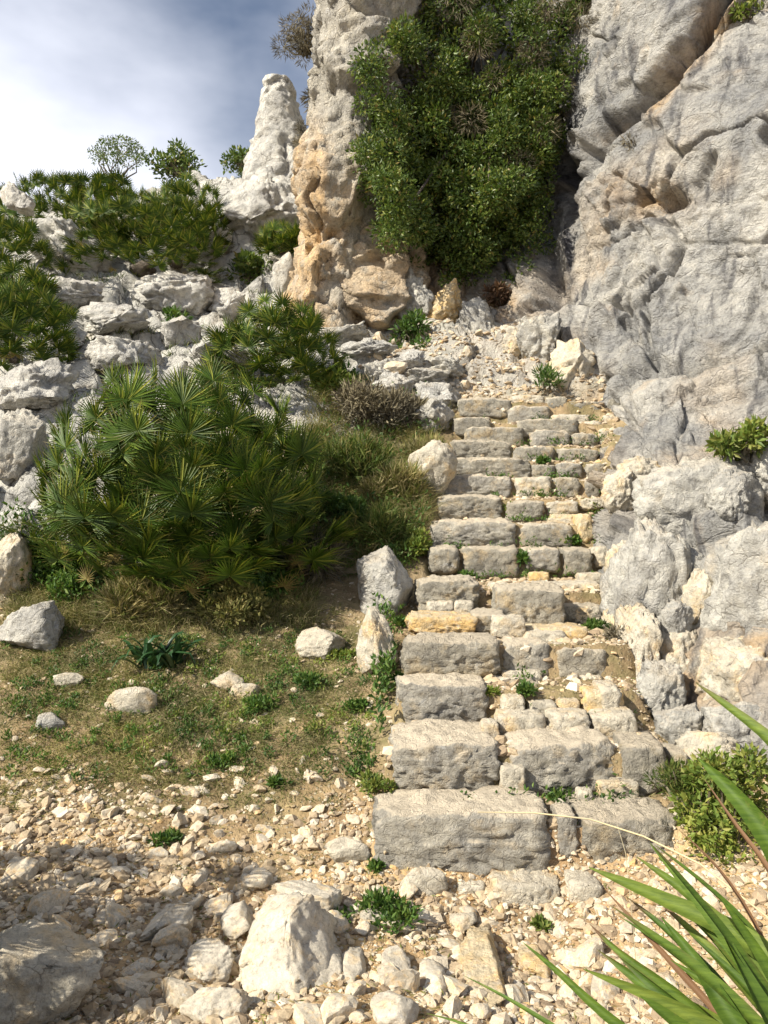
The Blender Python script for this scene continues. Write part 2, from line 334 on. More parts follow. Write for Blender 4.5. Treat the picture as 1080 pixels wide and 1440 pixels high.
# ------------------------------------------------------------------ terrain
def rbf_fit(P, vals, smooth=1e-3):
    P = np.array(P, float); n = len(P); d = np.linalg.norm(P[:, None] - P[None], axis=2)
    K = np.where(d > 0, d * d * np.log(d + 1e-12), 0) + np.eye(n) * smooth
    A = np.zeros((n + 3, n + 3)); A[:n, :n] = K; A[:n, n] = 1; A[:n, n + 1:] = P; A[n, :n] = 1; A[n + 1:, :n] = P.T
    w = np.linalg.solve(A, np.concatenate([vals, np.zeros(3)]))
    def f(Q):
        r = np.zeros(len(Q)) + w[n] + Q @ w[n + 1:]
        for i in range(n):
            dd = np.linalg.norm(Q - P[i], axis=1); r += w[i] * dd * dd * np.log(dd + 1e-12)
        return r
    return f
TP = [(-6, -5, .2), (0, -5, .1), (6, -5, .3), (-3, 0, .1), (0, 0, .0), (2.5, 0, .2), (-1.5, 2.5, .02), (0, 2.5, .0), (1.2, 2.5, -.05), (-.5, 3.4, .0), (.6, 3.4, -.07), (1.6, 3.3, .1),
      (-2.4, 4.6, .46), (-2.7, 5.6, .86), (-1.5, 5.0, .60), (-1.6, 6.1, 1.02), (-.6, 4.4, .36), (-.5, 5.6, .78), (-.2, 5.2, .66), (0.1, 4.3, .42), (.1, 6.2, 1.02), (.2, 7.0, 1.55),
      (-4, 8.0, 2.45), (-6, 5, 1.0), (-2, 8, 2.35), (-.8, 7.4, 1.75), (.5, 8.4, 2.45), (-.2, 9.3, 3.2), (-.9, 11, 4.35), (-2.2, 12, 5.0),
      (-4.1, 10.5, 4.13), (-3.6, 12, 5.2), (-6.0, 15, 7.2), (-3.3, 14.6, 7.5), (-1.7, 14, 7.5), (-9, 15, 6.9), (-8, 10, 3.7), (0, 14, 7.0), (-12, 15, 6.0),
      (.6, 3.6, .1), (.8, 4.7, .70), (1.0, 6.4, 1.15), (1.5, 7.4, 1.75), (1.8, 8.6, 2.65), (1.9, 9.2, 2.98), (1.45, 9.6, 3.3), (.8, 10.2, 3.85), (1.9, 9.9, 3.55), (.9, 9.3, 3.1),
      (1.75, 4.1, .30), (2.3, 4.2, .35), (2.0, 4.9, .45), (2.6, 5.2, .7), (3.2, 5, .8), (3, 8, 2.3), (5, 4, .8), (6, 10, 3), (3, 13, 5), (-8, 20, 6.2), (-2, 20, 6.6), (6, 20, 6), (0, 35, 3), (-20, 20, 4), (20, 20, 3), (-20, 0, -1), (20, 0, -1), (0, -20, -1), (-30, 50, 0), (30, 50, 0)]
_tf = rbf_fit([(a, b) for a, b, c in TP], [c for a, b, c in TP], 1e-3)
def rocky(x, y):
    n = vnoise(np.stack([x * .8, y * .8, x * 0 + 3], 1), 5) * .35
    r = sstep(6.9, 8.3, y + n * 2) * sstep(.6, -.4, x - .0 * y + n)
    r2 = sstep(8.7, 9.3, y) * .75
    r3 = np.maximum(sstep(-2.5, -3.0, x + .28 * (y - 5) + n) * sstep(5.0, 5.6, y), sstep(-1.9, -2.3, x + n) * sstep(6.1, 6.5, y))
    return np.clip(np.maximum(np.maximum(r, r2), r3), 0, 1)
def ground_raw(x, y):
    x = np.asarray(x, float); y = np.asarray(y, float)
    far = np.hypot(x, y - 8)
    z = _tf(np.stack([np.clip(x, -30, 30), np.clip(y, -20, 50)], 1))
    z = z * sstep(60, 30, far) + (-2.0) * (1 - sstep(60, 30, far))
    p = np.stack([x, y, z], 1)
    rk = rocky(x, y) * sstep(60, 30, far)
    soilh = fbm(p * 1.3, 3, 2) * .035 + fbm(p * 7, 3, 9) * .010
    f1, f2, fv, c_ = cells(p * np.array([1.1, 1.1, 1.3]), 31); g1, g2, gv, d_ = cells(p * 3.0, 77)
    rh = fv * .36 + gv * .17 + fbm(p * 2.5, 5, 12, .6, ridge=True) * .06 + fbm(p * .8, 2, 4) * .15 - np.exp(-((f2 - f1) / .05) ** 2) * .15
    z = z + soilh * (1 - rk) + rh * rk * .8
    # soil held level behind each step
    lx = np.interp(y, *LX); rx = np.interp(y, *RX)
    ins = sstep(-.03, .04, x - lx) * sstep(-.03, .12, rx + .15 - .12 * (y > 5.5) - x) * (y > ROWS[0][0] + .06) * (y < 8.95)
    zt = np.full(len(x), -.05)
    for Y, zz in ROWS: zt = np.where(y > Y + .07, zz - .075, zt)
    nxt = [r[0] for r in ROWS[1:]] + [9.1]
    for (Y, zz), Yn in zip(ROWS, nxt):
        t = np.clip((y - Y - .07) / max(Yn - Y, .1), 0, 1); zt = zt + ((y > Y + .07) & (y <= Yn + .07)) * t * .03
    zt = zt + fbm(p * 6, 3, 21) * .014
    return z * (1 - ins) + zt * ins, rk * (1 - ins)
def axis(segs):
    r = []
    for a, b, d in segs: r += list(np.arange(a, b, d))
    return np.array(r + [segs[-1][1]])
gx = axis([(-300, -40, 40), (-40, -12, 2), (-12, -6, .12), (-6, -3.4, .055), (-3.4, 2.9, .028), (2.9, 6, .12), (6, 20, .8), (20, 60, 4), (60, 300, 40)])
gy = axis([(-120, -20, 20), (-20, -2, 1), (-2, 2.2, .12), (2.2, 6.8, .026), (6.8, 10.5, .04), (10.5, 17, .07), (17, 40, .8), (40, 100, 6), (100, 400, 50)])
GX, GY = np.meshgrid(gx, gy); nx, ny = len(gx), len(gy)
gz, rkm = ground_raw(GX.ravel(), GY.ravel()); GZ = gz.reshape(ny, nx)
def grid_faces(nx, ny):
    i = np.arange(nx - 1)[None] + nx * np.arange(ny - 1)[:, None]; i = i.ravel()
    return np.stack([i, i + 1, i + 1 + nx, i + nx], 1)
def gh(x, y):
    "height of the built ground"
    i = int(np.clip(np.searchsorted(gx, x) - 1, 0, nx - 2)); j = int(np.clip(np.searchsorted(gy, y) - 1, 0, ny - 2))
    a = (x - gx[i]) / (gx[i + 1] - gx[i]); b = (y - gy[j]) / (gy[j + 1] - gy[j])
    return float((GZ[j, i] * (1 - a) + GZ[j, i + 1] * a) * (1 - b) + (GZ[j + 1, i] * (1 - a) + GZ[j + 1, i + 1] * a) * b)
def G(u, v, y0=1.5, y1=20):
    "where the line of sight (u, v) meets the ground"
    Y = y0
    while Y < y1:
        p = at(u, v, Y)
        if p[2] <= gh(p[0], p[1]): return np.array([p[0], p[1], gh(p[0], p[1])])
        Y += .02 + Y * .002
    return None
X_, Y_ = GX.ravel(), GY.ravel()
pn = np.stack([X_, Y_, X_ * 0], 1)
lx_ = np.interp(Y_, *LX)
warm_g = sstep(.0, 1, fbm(pn * .8, 3, 40) * .5 + .45) * np.exp(-((X_ + 1.35) ** 2 / .5 + (Y_ - 3.55) ** 2 / .16)) * 1.1
warm_g = np.clip(warm_g + .6 * sstep(.15, .7, fbm(pn * 1.2, 3, 44)) * (Y_ < 3.5) * (X_ > -.4), 0, 1)
green_g = sstep(3.45, 4.3, Y_ + .12 * X_ + fbm(pn * 1.6, 3, 47) * .35) * sstep(.15, -.05, X_ - lx_) * .95
green_g = np.maximum(green_g, sstep(2.2, 1, Y_) * .3)
green_g = np.maximum(green_g, .75 * (X_ > lx_ - .05) * (X_ < np.interp(Y_, *RX) + .5) * (Y_ > 3.6) * (Y_ < 9.3))
link('ground', mesh_np('ground', np.stack([X_, Y_, gz], 1), grid_faces(nx, ny), M['soil'], True, attrs={'rock': rkm, 'warm': warm_g, 'green': green_g}), kind='structure')

# ------------------------------------------------------------------ cliff
CP = [(860, 530, 8.9), (850, 640, 8.0), (870, 620, 7.75), (895, 700, 6.6), (980, 600, 7.5), (1080, 560, 7.5), (1080, 650, 6.9), (900, 480, 9.0), (1080, 470, 8.0), (1000, 300, 8.9), (1080, 100, 8.9), (1080, 0, 9.4),
      (900, 300, 9.7), (905, 100, 10.2), (880, 0, 10.7), (845, 190, 10.5), (805, 400, 10.0), (812, 290, 10.6), (745, 490, 10.0), (770, 300, 11.3), (750, 200, 12.0), (735, 410, 10.6), (700, 450, 10.8),
      (600, 440, 10.9), (560, 400, 11.2), (520, 330, 11.6), (600, 200, 12.2), (690, 200, 12.6), (600, 0, 12.9), (700, 0, 13.1), (790, 0, 13.0), (480, 445, 11.2), (480, 200, 12.0), (480, 0, 12.8), (540, 480, 10.9), (640, 490, 10.5),
      (600, -400, 15), (850, -400, 13.5), (1080, -400, 11.5), (1400, -400, 10), (1400, 500, 5.8), (1400, 0, 7.5), (1800, 600, 3.6), (1800, -300, 6.5), (480, -400, 14.5),
      (950, 900, 4.98), (1000, 1000, 4.42), (1080, 900, 4.55), (1080, 1040, 4.12), (890, 900, 5.3), (885, 800, 6.0), (1000, 800, 5.3), (1080, 780, 5.1), (960, 720, 6.05), (1060, 700, 5.95), (1400, 1000, 3.9), (1800, 1000, 2.9),
      (820, 900, 6.6), (800, 700, 9.5), (780, 600, 10.2), (700, 700, 10.5), (700, 900, 9), (500, 600, 11.5), (900, 1010, 5.2), (850, 1020, 6.2)]
_cf = rbf_fit([(a / 300, b / 300) for a, b, c in CP], [c for a, b, c in CP], 3e-4)
cu = axis([(440, 540, 4), (540, 1110, 1.9), (1110, 1800, 14)]); cv = axis([(-480, -40, 12), (-40, 1080, 2.1)])
CU, CV = np.meshgrid(cu, cv); U, W = CU.ravel(), CV.ravel()
Yc = np.clip(_cf(np.stack([U / 300, W / 300], 1)), 2.6, 22)
Yc += np.clip(485 - U, 0, 60) * .07
P = np.stack([(U - 540) / FPX * Yc, Yc, CAMZ + (720 - W) / FPX * Yc], 1)
def gnorm(P, nx, ny):
    A = P.reshape(ny, nx, 3); du = np.gradient(A, axis=1); dv = np.gradient(A, axis=0); n = np.cross(du, dv)
    n /= np.linalg.norm(n, axis=2)[:, :, None] + 1e-12; n[n[:, :, 1] > 0] *= -1; return n.reshape(-1, 3)
NRM = gnorm(P, len(cu), len(cv))
def pdist(U, W, pts):
    d = np.full(len(U), 1e9)
    for (a, b), (c, e) in zip(pts[:-1], pts[1:]):
        t = np.clip(((U - a) * (c - a) + (W - b) * (e - b)) / ((c - a) ** 2 + (e - b) ** 2), 0, 1)
        d = np.minimum(d, np.hypot(U - a - t * (c - a), W - b - t * (e - b)))
    return d
def blob(u, v, a, b=None, ang=0):
    b = b or a; c, s = math.cos(ang), math.sin(ang); x = (U - u) * c + (W - v) * s; y = -(U - u) * s + (W - v) * c
    return np.exp(-((x / a) ** 2 + (y / b) ** 2))
Rm = rot_np((0, R(38), R(12))); Q = (P @ Rm) * np.array([.55, .9, 1.0])
wob = fbm(P * 1.2, 3, 60)[:, None] * .25
f1, f2, fv, c_ = cells(Q * .7 + wob, 101); g1, g2, gv, d_ = cells(P * np.array([2.2, 1.6, 1.5]) + wob * .6, 151); k1, k2, kv, e_ = cells(P * 4.5 + wob, 171)
rough = .34 + .9 * blob(890, 290, 90, 60) + .7 * blob(700, 440, 190, 60) + .5 * blob(900, 420, 60, 140) + .7 * blob(870, 680, 40, 80) + .45 * blob(600, 380, 120, 80)
rough -= .42 * blob(890, 110, 60, 80, R(-20))
disp = fv * .20 + gv * .06 * (.3 + rough) * 1.7 + kv * .035 * (.25 + rough) * 1.6 + fbm(P * 2.2, 5, 66, .55, True) * .05 * rough + fbm(P * .5, 2, 8) * .18
kk1, kk2, kkv, _e = cells(P * 9 + wob * 2, 191); disp += kkv * .022 * rough
disp += .22 * sstep(-6, 14, pdist(U, W, [(830, 215), (860, 178), (905, 155), (935, 125), (965, 85), (1000, 40), (1030, -10), (1060, -80)])) * (W < 215 - (U - 830) * .95) * (U > 800)
disp -= np.exp(-((f2 - f1) / .04) ** 2) * .13 * rough + np.exp(-((g2 - g1) / .05) ** 2) * .035
wv_ = fbm(np.stack([U / 25, W / 25, U * 0], 1), 3, 91) * 5
def crack(pts, w, dep): return -dep * np.exp(-((pdist(U, W, pts) + wv_ * .5) / w) ** 2)
disp += crack([(830, 215), (860, 178), (905, 155), (935, 125), (965, 85), (1000, 40), (1030, -10), (1060, -80)], 9, .5)
disp += crack([(845, 528), (900, 520), (960, 522), (1010, 512), (1080, 495), (1200, 470)], 5, .22)
disp += crack([(885, 420), (890, 470), (930, 520)], 4, .12) + crack([(860, 560), (900, 600), (960, 560), (1080, 525)], 4, .08)
disp += crack([(1010, 225), (1000, 240), (985, 262)], 7, .18)
disp += -.5 * blob(945, 285, 18, 12, R(-30)) - .3 * blob(905, 283, 14, 8, R(-30)) - .25 * blob(838, 224, 8) - .5 * blob(795, 225, 16, 30) - .4 * blob(800, 270, 12, 50) - .35 * blob(770, 380, 14, 50)
disp += -.35 * blob(660, 445, 10, 16) - .3 * blob(540, 385, 10, 14) - .25 * blob(705, 420, 12, 22)
P = P + NRM * disp[:, None]
warm_c = 1.0 * np.exp(-((pdist(U, W, [(1025, 10), (985, 75), (955, 115), (930, 165)])) / 13) ** 2) + .9 * blob(560, 390, 55, 60) + .9 * blob(700, 430, 35, 25) + .5 * blob(610, 420, 60, 25)
warm_c += .35 * blob(700, 470, 90, 20) + .7 * blob(950, 960, 50, 60) + .4 * blob(930, 285, 50, 25) + .55 * blob(1040, 960, 60, 70) + .35 * blob(860, 690, 30, 60) + .25 * sstep(.2, .8, fbm(P * .9, 3, 120))
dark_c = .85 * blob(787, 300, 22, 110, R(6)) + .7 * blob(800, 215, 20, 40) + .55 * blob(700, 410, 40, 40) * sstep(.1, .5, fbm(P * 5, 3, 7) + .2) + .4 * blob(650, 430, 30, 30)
dark_c += .8 * np.exp(-(pdist(U, W, [(845, 205), (870, 172), (910, 150), (938, 120), (968, 78), (1005, 30), (1040, -30)]) / 7) ** 2)  # shade of the deep diagonal crack, painted dark into the rock colour
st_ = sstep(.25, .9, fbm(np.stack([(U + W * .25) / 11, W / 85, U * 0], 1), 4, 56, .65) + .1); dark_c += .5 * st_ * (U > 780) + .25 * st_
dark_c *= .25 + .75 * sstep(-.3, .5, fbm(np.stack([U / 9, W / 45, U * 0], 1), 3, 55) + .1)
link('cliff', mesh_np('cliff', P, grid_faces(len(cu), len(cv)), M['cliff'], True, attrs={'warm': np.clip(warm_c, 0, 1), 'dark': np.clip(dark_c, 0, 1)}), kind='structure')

# lofted rock towers
def tower(name, rows, Yb, depth, seed, mat, warmf=None, nz=150, na=110, label='', amp=.1, lean=0.0, bottom=None):
    rows = sorted(rows, key=lambda r: -r[0]); vs = [r[0] for r in rows]
    tv = np.linspace(vs[0], vs[-1], nz); L = np.interp(tv, vs[::-1], [r[1] for r in rows][::-1]); Rr = np.interp(tv, vs[::-1], [r[2] for r in rows][::-1])
    pts = []
    for i, v in enumerate(tv):
        Yc_ = Yb + lean * (tv[0] - v) / (tv[0] - tv[-1]); a, b = at(L[i], v, Yc_), at(Rr[i], v, Yc_); c = (a + b) / 2; rx = (b[0] - a[0]) / 2
        k = min(1, (i + .001) / 2) if False else 1
        if i > nz - 5: rx *= [1, .9, .7, .4, .02][i - (nz - 5)]
        ang = np.linspace(0, 2 * math.pi, na, endpoint=False)
        ca, sa = np.cos(ang), np.sin(ang); e = .8
        pts.append(np.stack([c[0] + rx * np.sign(ca) * np.abs(ca) ** e, c[1] + min(depth, rx * 1.6) * np.sign(sa) * np.abs(sa) ** e, np.full(na, c[2])], 1))
    V = np.concatenate(pts); i = np.arange(na)[None] + na * np.arange(nz - 1)[:, None]; j = (np.arange(na) + 1) % na + na * np.arange(nz - 1)[:, None]
    F = np.stack([i.ravel(), j.ravel(), j.ravel() + na, i.ravel() + na], 1)
    cen = np.repeat(np.array([q.mean(0) for q in pts]), na, 0); nr = V - cen; nr[:, 2] = 0; nr /= np.linalg.norm(nr, axis=1)[:, None] + 1e-9
    f1, f2, fv, _ = cells(V * np.array([1.1, 1.1, .75]) + fbm(V * 2, 2, seed)[:, None] * .12, seed); g1, g2, gv, _ = cells(V * 3.4, seed + 9); m1, m2, mv, _ = cells(V * 8, seed + 19)
    d = fv * amp * 3.0 + gv * amp * 1.5 + mv * amp * .6 + fbm(V * 3, 5, seed, .6, True) * amp * .18 - np.exp(-((f2 - f1) / .03) ** 2) * amp * .9 - np.exp(-((g2 - g1) / .03) ** 2) * amp * .25
    V = V + nr * d[:, None]
    at_ = {}
    if warmf: at_['warm'] = np.clip(warmf(V, seed), 0, 1)
    o = bpy.data.objects.new(name, None); base = V[:na].mean(0)
    return link(name, mesh_np(name, V - base, F, mat, True, attrs=at_), loc=base, label=label, cat='rock')
def pw(V, s):
    u = V[:, 0] / V[:, 1] * FPX + 540; v = 720 - (V[:, 2] - CAMZ) / V[:, 1] * FPX
    return (.25 + .75 * sstep(-.3, .35, fbm(V * np.array([5, 5, 1.2]), 3, 5))) * sstep(150, 330, v) * sstep(560, 440, u) * 1.0 * .85 + .6 * sstep(470, 440, u) * sstep(130, 220, v)
tower('rock_pillar', [(490, 412, 510), (440, 412, 512), (395, 422, 512), (350, 430, 520), (320, 422, 528), (290, 417, 540), (260, 421, 545), (200, 432, 545), (150, 440, 550), (115, 452, 550), (95, 458, 560), (60, 452, 575), (20, 446, 590), (-60, 445, 620), (-250, 470, 640)],
      10.9, 1.0, 11, M['pillar'], pw, 190, 120, 'tall rock pillar with orange stained foot at the left end of the cliff', .075, .5)
tower('rock_pillar', [(480, 500, 560), (440, 480, 580), (400, 478, 590), (360, 492, 580), (330, 515, 575), (310, 528, 565)], 10.95, .5, 17, M['pillar'], lambda V, s: np.full(len(V), .55), 90, 90,
      'low pale orange rock buttress right of the tall pillar, split from it by a dark crack', .09, .3)
tower('rock_spire', [(330, 336, 455), (245, 346, 444), (215, 352, 440), (185, 358, 432), (155, 365, 421), (130, 372, 411), (112, 378, 401)], 14.2, .55, 23, M['hill'], None, 100, 80, 'slender pale rock spire standing alone against the sky', .038, .3)

# ------------------------------------------------------------------ boulders
def boulder(u0, u1, v0, v1, mat, seed, label, Y=None, sub=5, rough=.10, cuts=14, name='boulder', depth=.8, rot=None, box=0, group=None, layers=0, dmin=.5, cat='boulder', taper=0, lying=0):
    um = (u0 + u1) / 2
    if Y is None:
        g = G(um, v1 - (v1 - v0) * .12); Y = g[1] if g is not None else 10
    a = at(u0, v1, Y); b = at(u1, v0, Y); hx, hz = (b[0] - a[0]) / 2, (b[2] - a[2]) / 2
    r_ = rot or (0, 0, random.Random(seed).uniform(-.3, .3))
    V, F = rock_np(seed, sub, (1, 1, 1), cuts, rough, box, (0, 0, 0), 1.0, dmin, layers)
    V = V @ rot_np(r_).T
    mn, mxx = V.min(0), V.max(0); V = (V - (mn + mxx) / 2) / ((mxx - mn) / 2)
    if taper:
        k_ = 1 - taper * sstep(-.9, 1.0, V[:, 2]); V[:, 0] = V[:, 0] * k_ + (1 - k_) * .05; V[:, 1] *= k_
    if lying:
        gf = G(um, v1 - 3); h = lying * (b[0] - a[0]); Yf = gf[1]; gb = G(um, v0 + h / Yf * FPX * .62); Yb = max(gb[1] if gb is not None else Yf, Yf + .35 * (b[0] - a[0]))
        Ym = (Yf + Yb) / 2; a = at(u0, v1, Ym); b = at(u1, v1, Ym); z0 = gh((a[0] + b[0]) / 2, Ym) - h * .45
        V = V * np.array([(b[0] - a[0]) / 2, (Yb - Yf) / 2 * 1.05, h * .72]); V[:, 2] += h * .72
        return link(name, mesh_np(name, V, F, M[mat], True), loc=((a[0] + b[0]) / 2, Ym, z0), label=label, cat=cat, group=group)
    V = V * np.array([hx, max(hx, hz) * depth, hz]); base = np.array([(a[0] + b[0]) / 2, Y + max(hx, hz) * depth * .4, a[2] + hz])
    V[:, 2] += hz; base[2] -= hz
    return link(name, mesh_np(name, V, F, M[mat], True), loc=base, label=label, cat=cat, group=group)
BO = [
 (30, 148, 303, 402, 'hill', 'blocky pale boulder near the ridge at the upper left of the slope'),
 (172, 306, 368, 448, 'hill', 'broad grey rounded boulder lying in the middle of the slope below the palms'),
 (240, 334, 318, 378, 'hill', 'pale boulder half hidden beside the palm below the skyline'),
 (306, 436, 216, 352, 'hill', 'big arched pale rock leaning against the foot of the spire'),
 (383, 426, 354, 422, 'grey', 'upright grey rock at the foot of the orange pillar'),
 (-5, 52, 256, 300, 'hill', 'pale rock at the far left end of the skyline'),
 (215, 283, 440, 492, 'hill', 'wedge shaped pale boulder above the big fan palm'),
 (268, 352, 466, 540, 'hill', 'pointed grey boulder touching the top of the big fan palm'),
 (293, 345, 400, 455, 'hill', 'pale rock to the right of the broad rounded boulder'),
 (110, 222, 470, 530, 'hill', 'flat whitish slab behind the left half of the big palm'),
 (30, 150, 385, 450, 'hill', 'long whitish outcrop under the blocky boulder'),
 (100, 210, 420, 480, 'hill', 'cracked white outcrop left of the broad rounded boulder'),
 (-20, 100, 500, 590, 'hill', 'large rough outcrop at the left edge behind the big palm'),
 (-20, 60, 570, 680, 'grey', 'dark grey rock stack at the left edge beside the big palm'),
 (50, 120, 450, 500, 'hill', 'small whitish rock below the dark palm at the left edge'),
 (-10, 85, 845, 925, 'grey', 'low grey rock at the left edge above the grassy slope'),
 (-15, 40, 745, 850, 'cream', 'pale rock at the left edge beside the foot of the big palm'),
 (500, 582, 768, 880, 'grey', 'upright grey rock standing left of the middle of the stairs'),
 (500, 562, 855, 960, 'cream', 'pale ragged rock below the upright grey rock beside the stairs'),
 (412, 486, 875, 938, 'cream', 'orange based chunky stone on the grass left of the stairs'),
 (566, 645, 618, 705, 'cream', 'smooth pale rock half buried in grass left of the upper stairs'),
 (148, 222, 970, 1014, 'cream', 'bright white flat stone on the dry grass below the dark green plant'),
 (296, 345, 940, 980, 'cream', 'white jagged stone right of the dark green plant'),
 (322, 367, 968, 990, 'cream', 'flat white triangular stone touching the jagged one'),
 (75, 118, 950, 976, 'cream', 'small pale stone on the grass near the left edge'),
 (45, 92, 1005, 1035, 'grey', 'dull grey stone sunk in the turf near the left edge'),
 (335, 478, 1240, 1412, 'rubble', 'largest ridged boulder with dark right side in the foreground rubble'),
 (258, 330, 1322, 1398, 'rubble', 'rounded boulder left of the largest ridged one'),
 (203, 275, 1260, 1336, 'rubble', 'pale triangular boulder striped by leaf shadows'),
 (255, 350, 1385, 1450, 'rubble', 'low boulder cut by the bottom of the picture with striped shadow'),
 (-80, 146, 1306, 1475, 'cream', 'big smooth tan boulder in the lower left corner under the palm shadow'),
 (385, 482, 1238, 1302, 'rubble', 'rough boulder behind the largest ridged one'),
 (308, 358, 1265, 1330, 'rubble', 'pale boulder between the triangular and the ridged ones'),
 (436, 482, 1325, 1400, 'rubble', 'cleft stone right of the largest ridged boulder'),
 (475, 515, 1320, 1392, 'rubble', 'yellowish stone right of the cleft stone'),
 (455, 522, 1190, 1224, 'cream', 'flat white stone left of the lowest big step'),
 (640, 705, 1300, 1420, 'yellow', 'long yellowish block in the rubble below the stairs'),
 (520, 590, 1395, 1450, 'rubble', 'pinkish blocky stone at the bottom edge of the picture'),
 (728, 772, 1320, 1385, 'yellow', 'narrow yellow stone near the tip of the foreground palm'),
 (535, 578, 1335, 1390, 'rubble', 'tilted stone with a black hollow behind it'),
 (590, 632, 1358, 1410, 'rubble', 'rounded stone left of the long yellowish block'),
 (345, 385, 1220, 1262, 'rubble', 'pale stone just above the ridged foreground boulder'),
 (297, 335, 1180, 1212, 'rubble', 'cream stone on the gravel above the triangular boulder'),
 (630, 672, 1282, 1322, 'cream', 'cream stone just below the weeds at the foot of the stairs'),
 (505, 548, 1268, 1308, 'cream', 'cream stone among the weeds at the foot of the stairs'),
 (560, 630, 1232, 1266, 'cream', 'flat stone between the weeds and the lowest big step'),
]
for i, (u0, u1, v0, v1, m, lab) in enumerate(BO):
    big = (u1 - u0) * (v1 - v0) > 4500
    boulder(u0, u1, v0, v1, m, (300 + i * 7) if i != 26 else 4821, lab, sub=5 if big else 4, rough=.12 if m == 'hill' else .055, taper={26: .25}.get(i, 0), lying=0 if v1 < 937 or i == 18 else {26: .62, 30: .42, 28: .5, 36: .45}.get(i, .42), cuts=22, dmin=.42 if m == 'hill' else .34, box=0 if m == 'hill' or i in (26, 28) else 2.6, cat='boulder' if big else 'stone', name='boulder' if big else 'stone')
RB = [
 (893, 1078, 636, 800, 'grey', 5.95, 'wide hump shaped grey boulder on the bank right of the upper stairs'),
 (857, 1003, 726, 960, 'grey', 5.25, 'tall leaning grey boulder with vertical flutes right of the stairs'),
 (868, 930, 850, 1060, 'cream', 4.85, 'narrow ragged rib of rock between the stairs and the cream boulders'),
 (996, 1200, 730, 990, 'grey', 4.65, 'huge smooth rounded boulder cut by the right edge'),
 (928, 978, 842, 908, 'grey', 4.8, 'small dark grey wedge boulder set in the right bank'),
 (915, 1010, 880, 1010, 'yellow', 4.75, 'cream and orange boulder under the small grey wedge'),
 (985, 1130, 900, 1020, 'cream', 4.4, 'pale rough boulder under the huge smooth one'),
 (922, 1000, 990, 1066, 'grey', 4.25, 'low grey block behind the round green bush, left one'),
 (990, 1110, 985, 1075, 'grey', 4.15, 'low grey block behind the round green bush, right one'),
 (1045, 1150, 615, 720, 'grey', 5.9, 'grey rock under the yellow green shrub at the right edge'),
 (846, 900, 655, 730, 'cream', 6.6, 'broken cream rock wedged between the stairs and the hump boulder'),
 (870, 935, 640, 690, 'cream', 6.7, 'pale knobbly rock at the foot of the main slab'),
 (1000, 1060, 655, 740, 'grey', 5.65, 'rough dark knob on the right shoulder of the hump boulder'),
 (850, 890, 855, 935, 'cream', 5.3, 'white rounded rock at the foot of the leaning fluted boulder'),
 (965, 1010, 800, 900, 'yellow', 4.95, 'buff rock in the gap left of the huge smooth boulder'),
 (458, 545, -20, 100, 'hill', 11.6, 'pale angular rock head on top of the orange pillar'),
 (530, 600, -40, 60, 'hill', 11.9, 'pale rock beside the rock head at the top edge of the picture'),
 (548, 612, 372, 452, 'grey', 10.5, 'grey rock at the cliff foot under the left edge of the hanging tree'),
 (588, 655, 392, 470, 'yellow', 10.4, 'orange tinted rock hollowed at the cliff foot below the hanging tree'),
 (640, 700, 415, 490, 'grey', 10.2, 'dark grey swirling rock at the cliff foot below the hanging tree'),
 (500, 560, 330, 440, 'yellow', 10.9, 'orange cream rock between the buttress and the hanging tree'),
 (725, 790, 440, 520, 'grey', 9.6, 'blue grey block at the inner corner above the stairs'),
 (770, 850, 470, 560, 'cream', 9.2, 'pale broken rock at the right end of the scree'),
 (690, 745, 455, 505, 'cream', 9.9, 'small cream rock in the inner corner of the cliff foot'),
 (900, 965, 930, 1030, 'grey', 4.5, 'grey fluted rock foot at the right end of the third step'),
 (855, 905, 760, 850, 'cream', 5.9, 'pale rough rock beside the sixth step on the right'),
 (950, 1060, 1030, 1100, 'cream', 4.0, 'cream rock just above the round green bush'),
 (1040, 1100, 1230, 1290, 'cream', 3.3, 'pale stone at the right edge below the round green bush'),
]
for i, (u0, u1, v0, v1, m, Y, lab) in enumerate(RB):
    boulder(u0, u1, v0, v1, {'yellow': 'cream'}.get(m, m) if u0 > 800 else m, 700 + i * 5, lab, Y=Y, rough=.10, cuts=20, depth=.75, layers=0, dmin=.42, box=3.0 if u0 > 800 else 0)
# layered rocks left of the top of the stairs
LB = [(505, 560, 505, 535, 9.2), (515, 585, 525, 558, 9.0), (560, 640, 515, 545, 9.3), (575, 650, 535, 575, 8.9), (580, 640, 560, 612, 8.6), (545, 600, 490, 520, 9.6), (440, 520, 455, 485, 10.2), (470, 560, 475, 505, 9.9), (600, 660, 500, 530, 9.6), (500, 540, 480, 505, 9.9)]
LLAB = ['leftmost flat rock of the ledge left of the stair top', 'layered flat rock just under the leftmost ledge rock', 'tilted rock slab left of the stair top, upper one', 'tilted rock slab touching the top step', 'grey broken rock directly left of the upper steps',
        'flat rock at the back of the ledge left of the stairs', 'long low rock under the foot of the orange pillar', 'long low rock in front of the pale buttress', 'flat grey rock above the top step, left side', 'small flat rock below the small green shrub']
for i, ((u0, u1, v0, v1, Y), lab) in enumerate(zip(LB, LLAB)):
    g = G((u0 + u1) / 2, v1); Y = g[1] if g is not None else Y
    boulder(u0, u1, v0 - 4, v1 + 6, 'hill' if i % 2 else 'grey', 900 + i * 3, lab, Y=Y, rough=.12, cuts=16, depth=.9, rot=(0, (-.35 if i in (2, 3) else .1), .2), layers=6, name='ledge_rock', cat='rock')

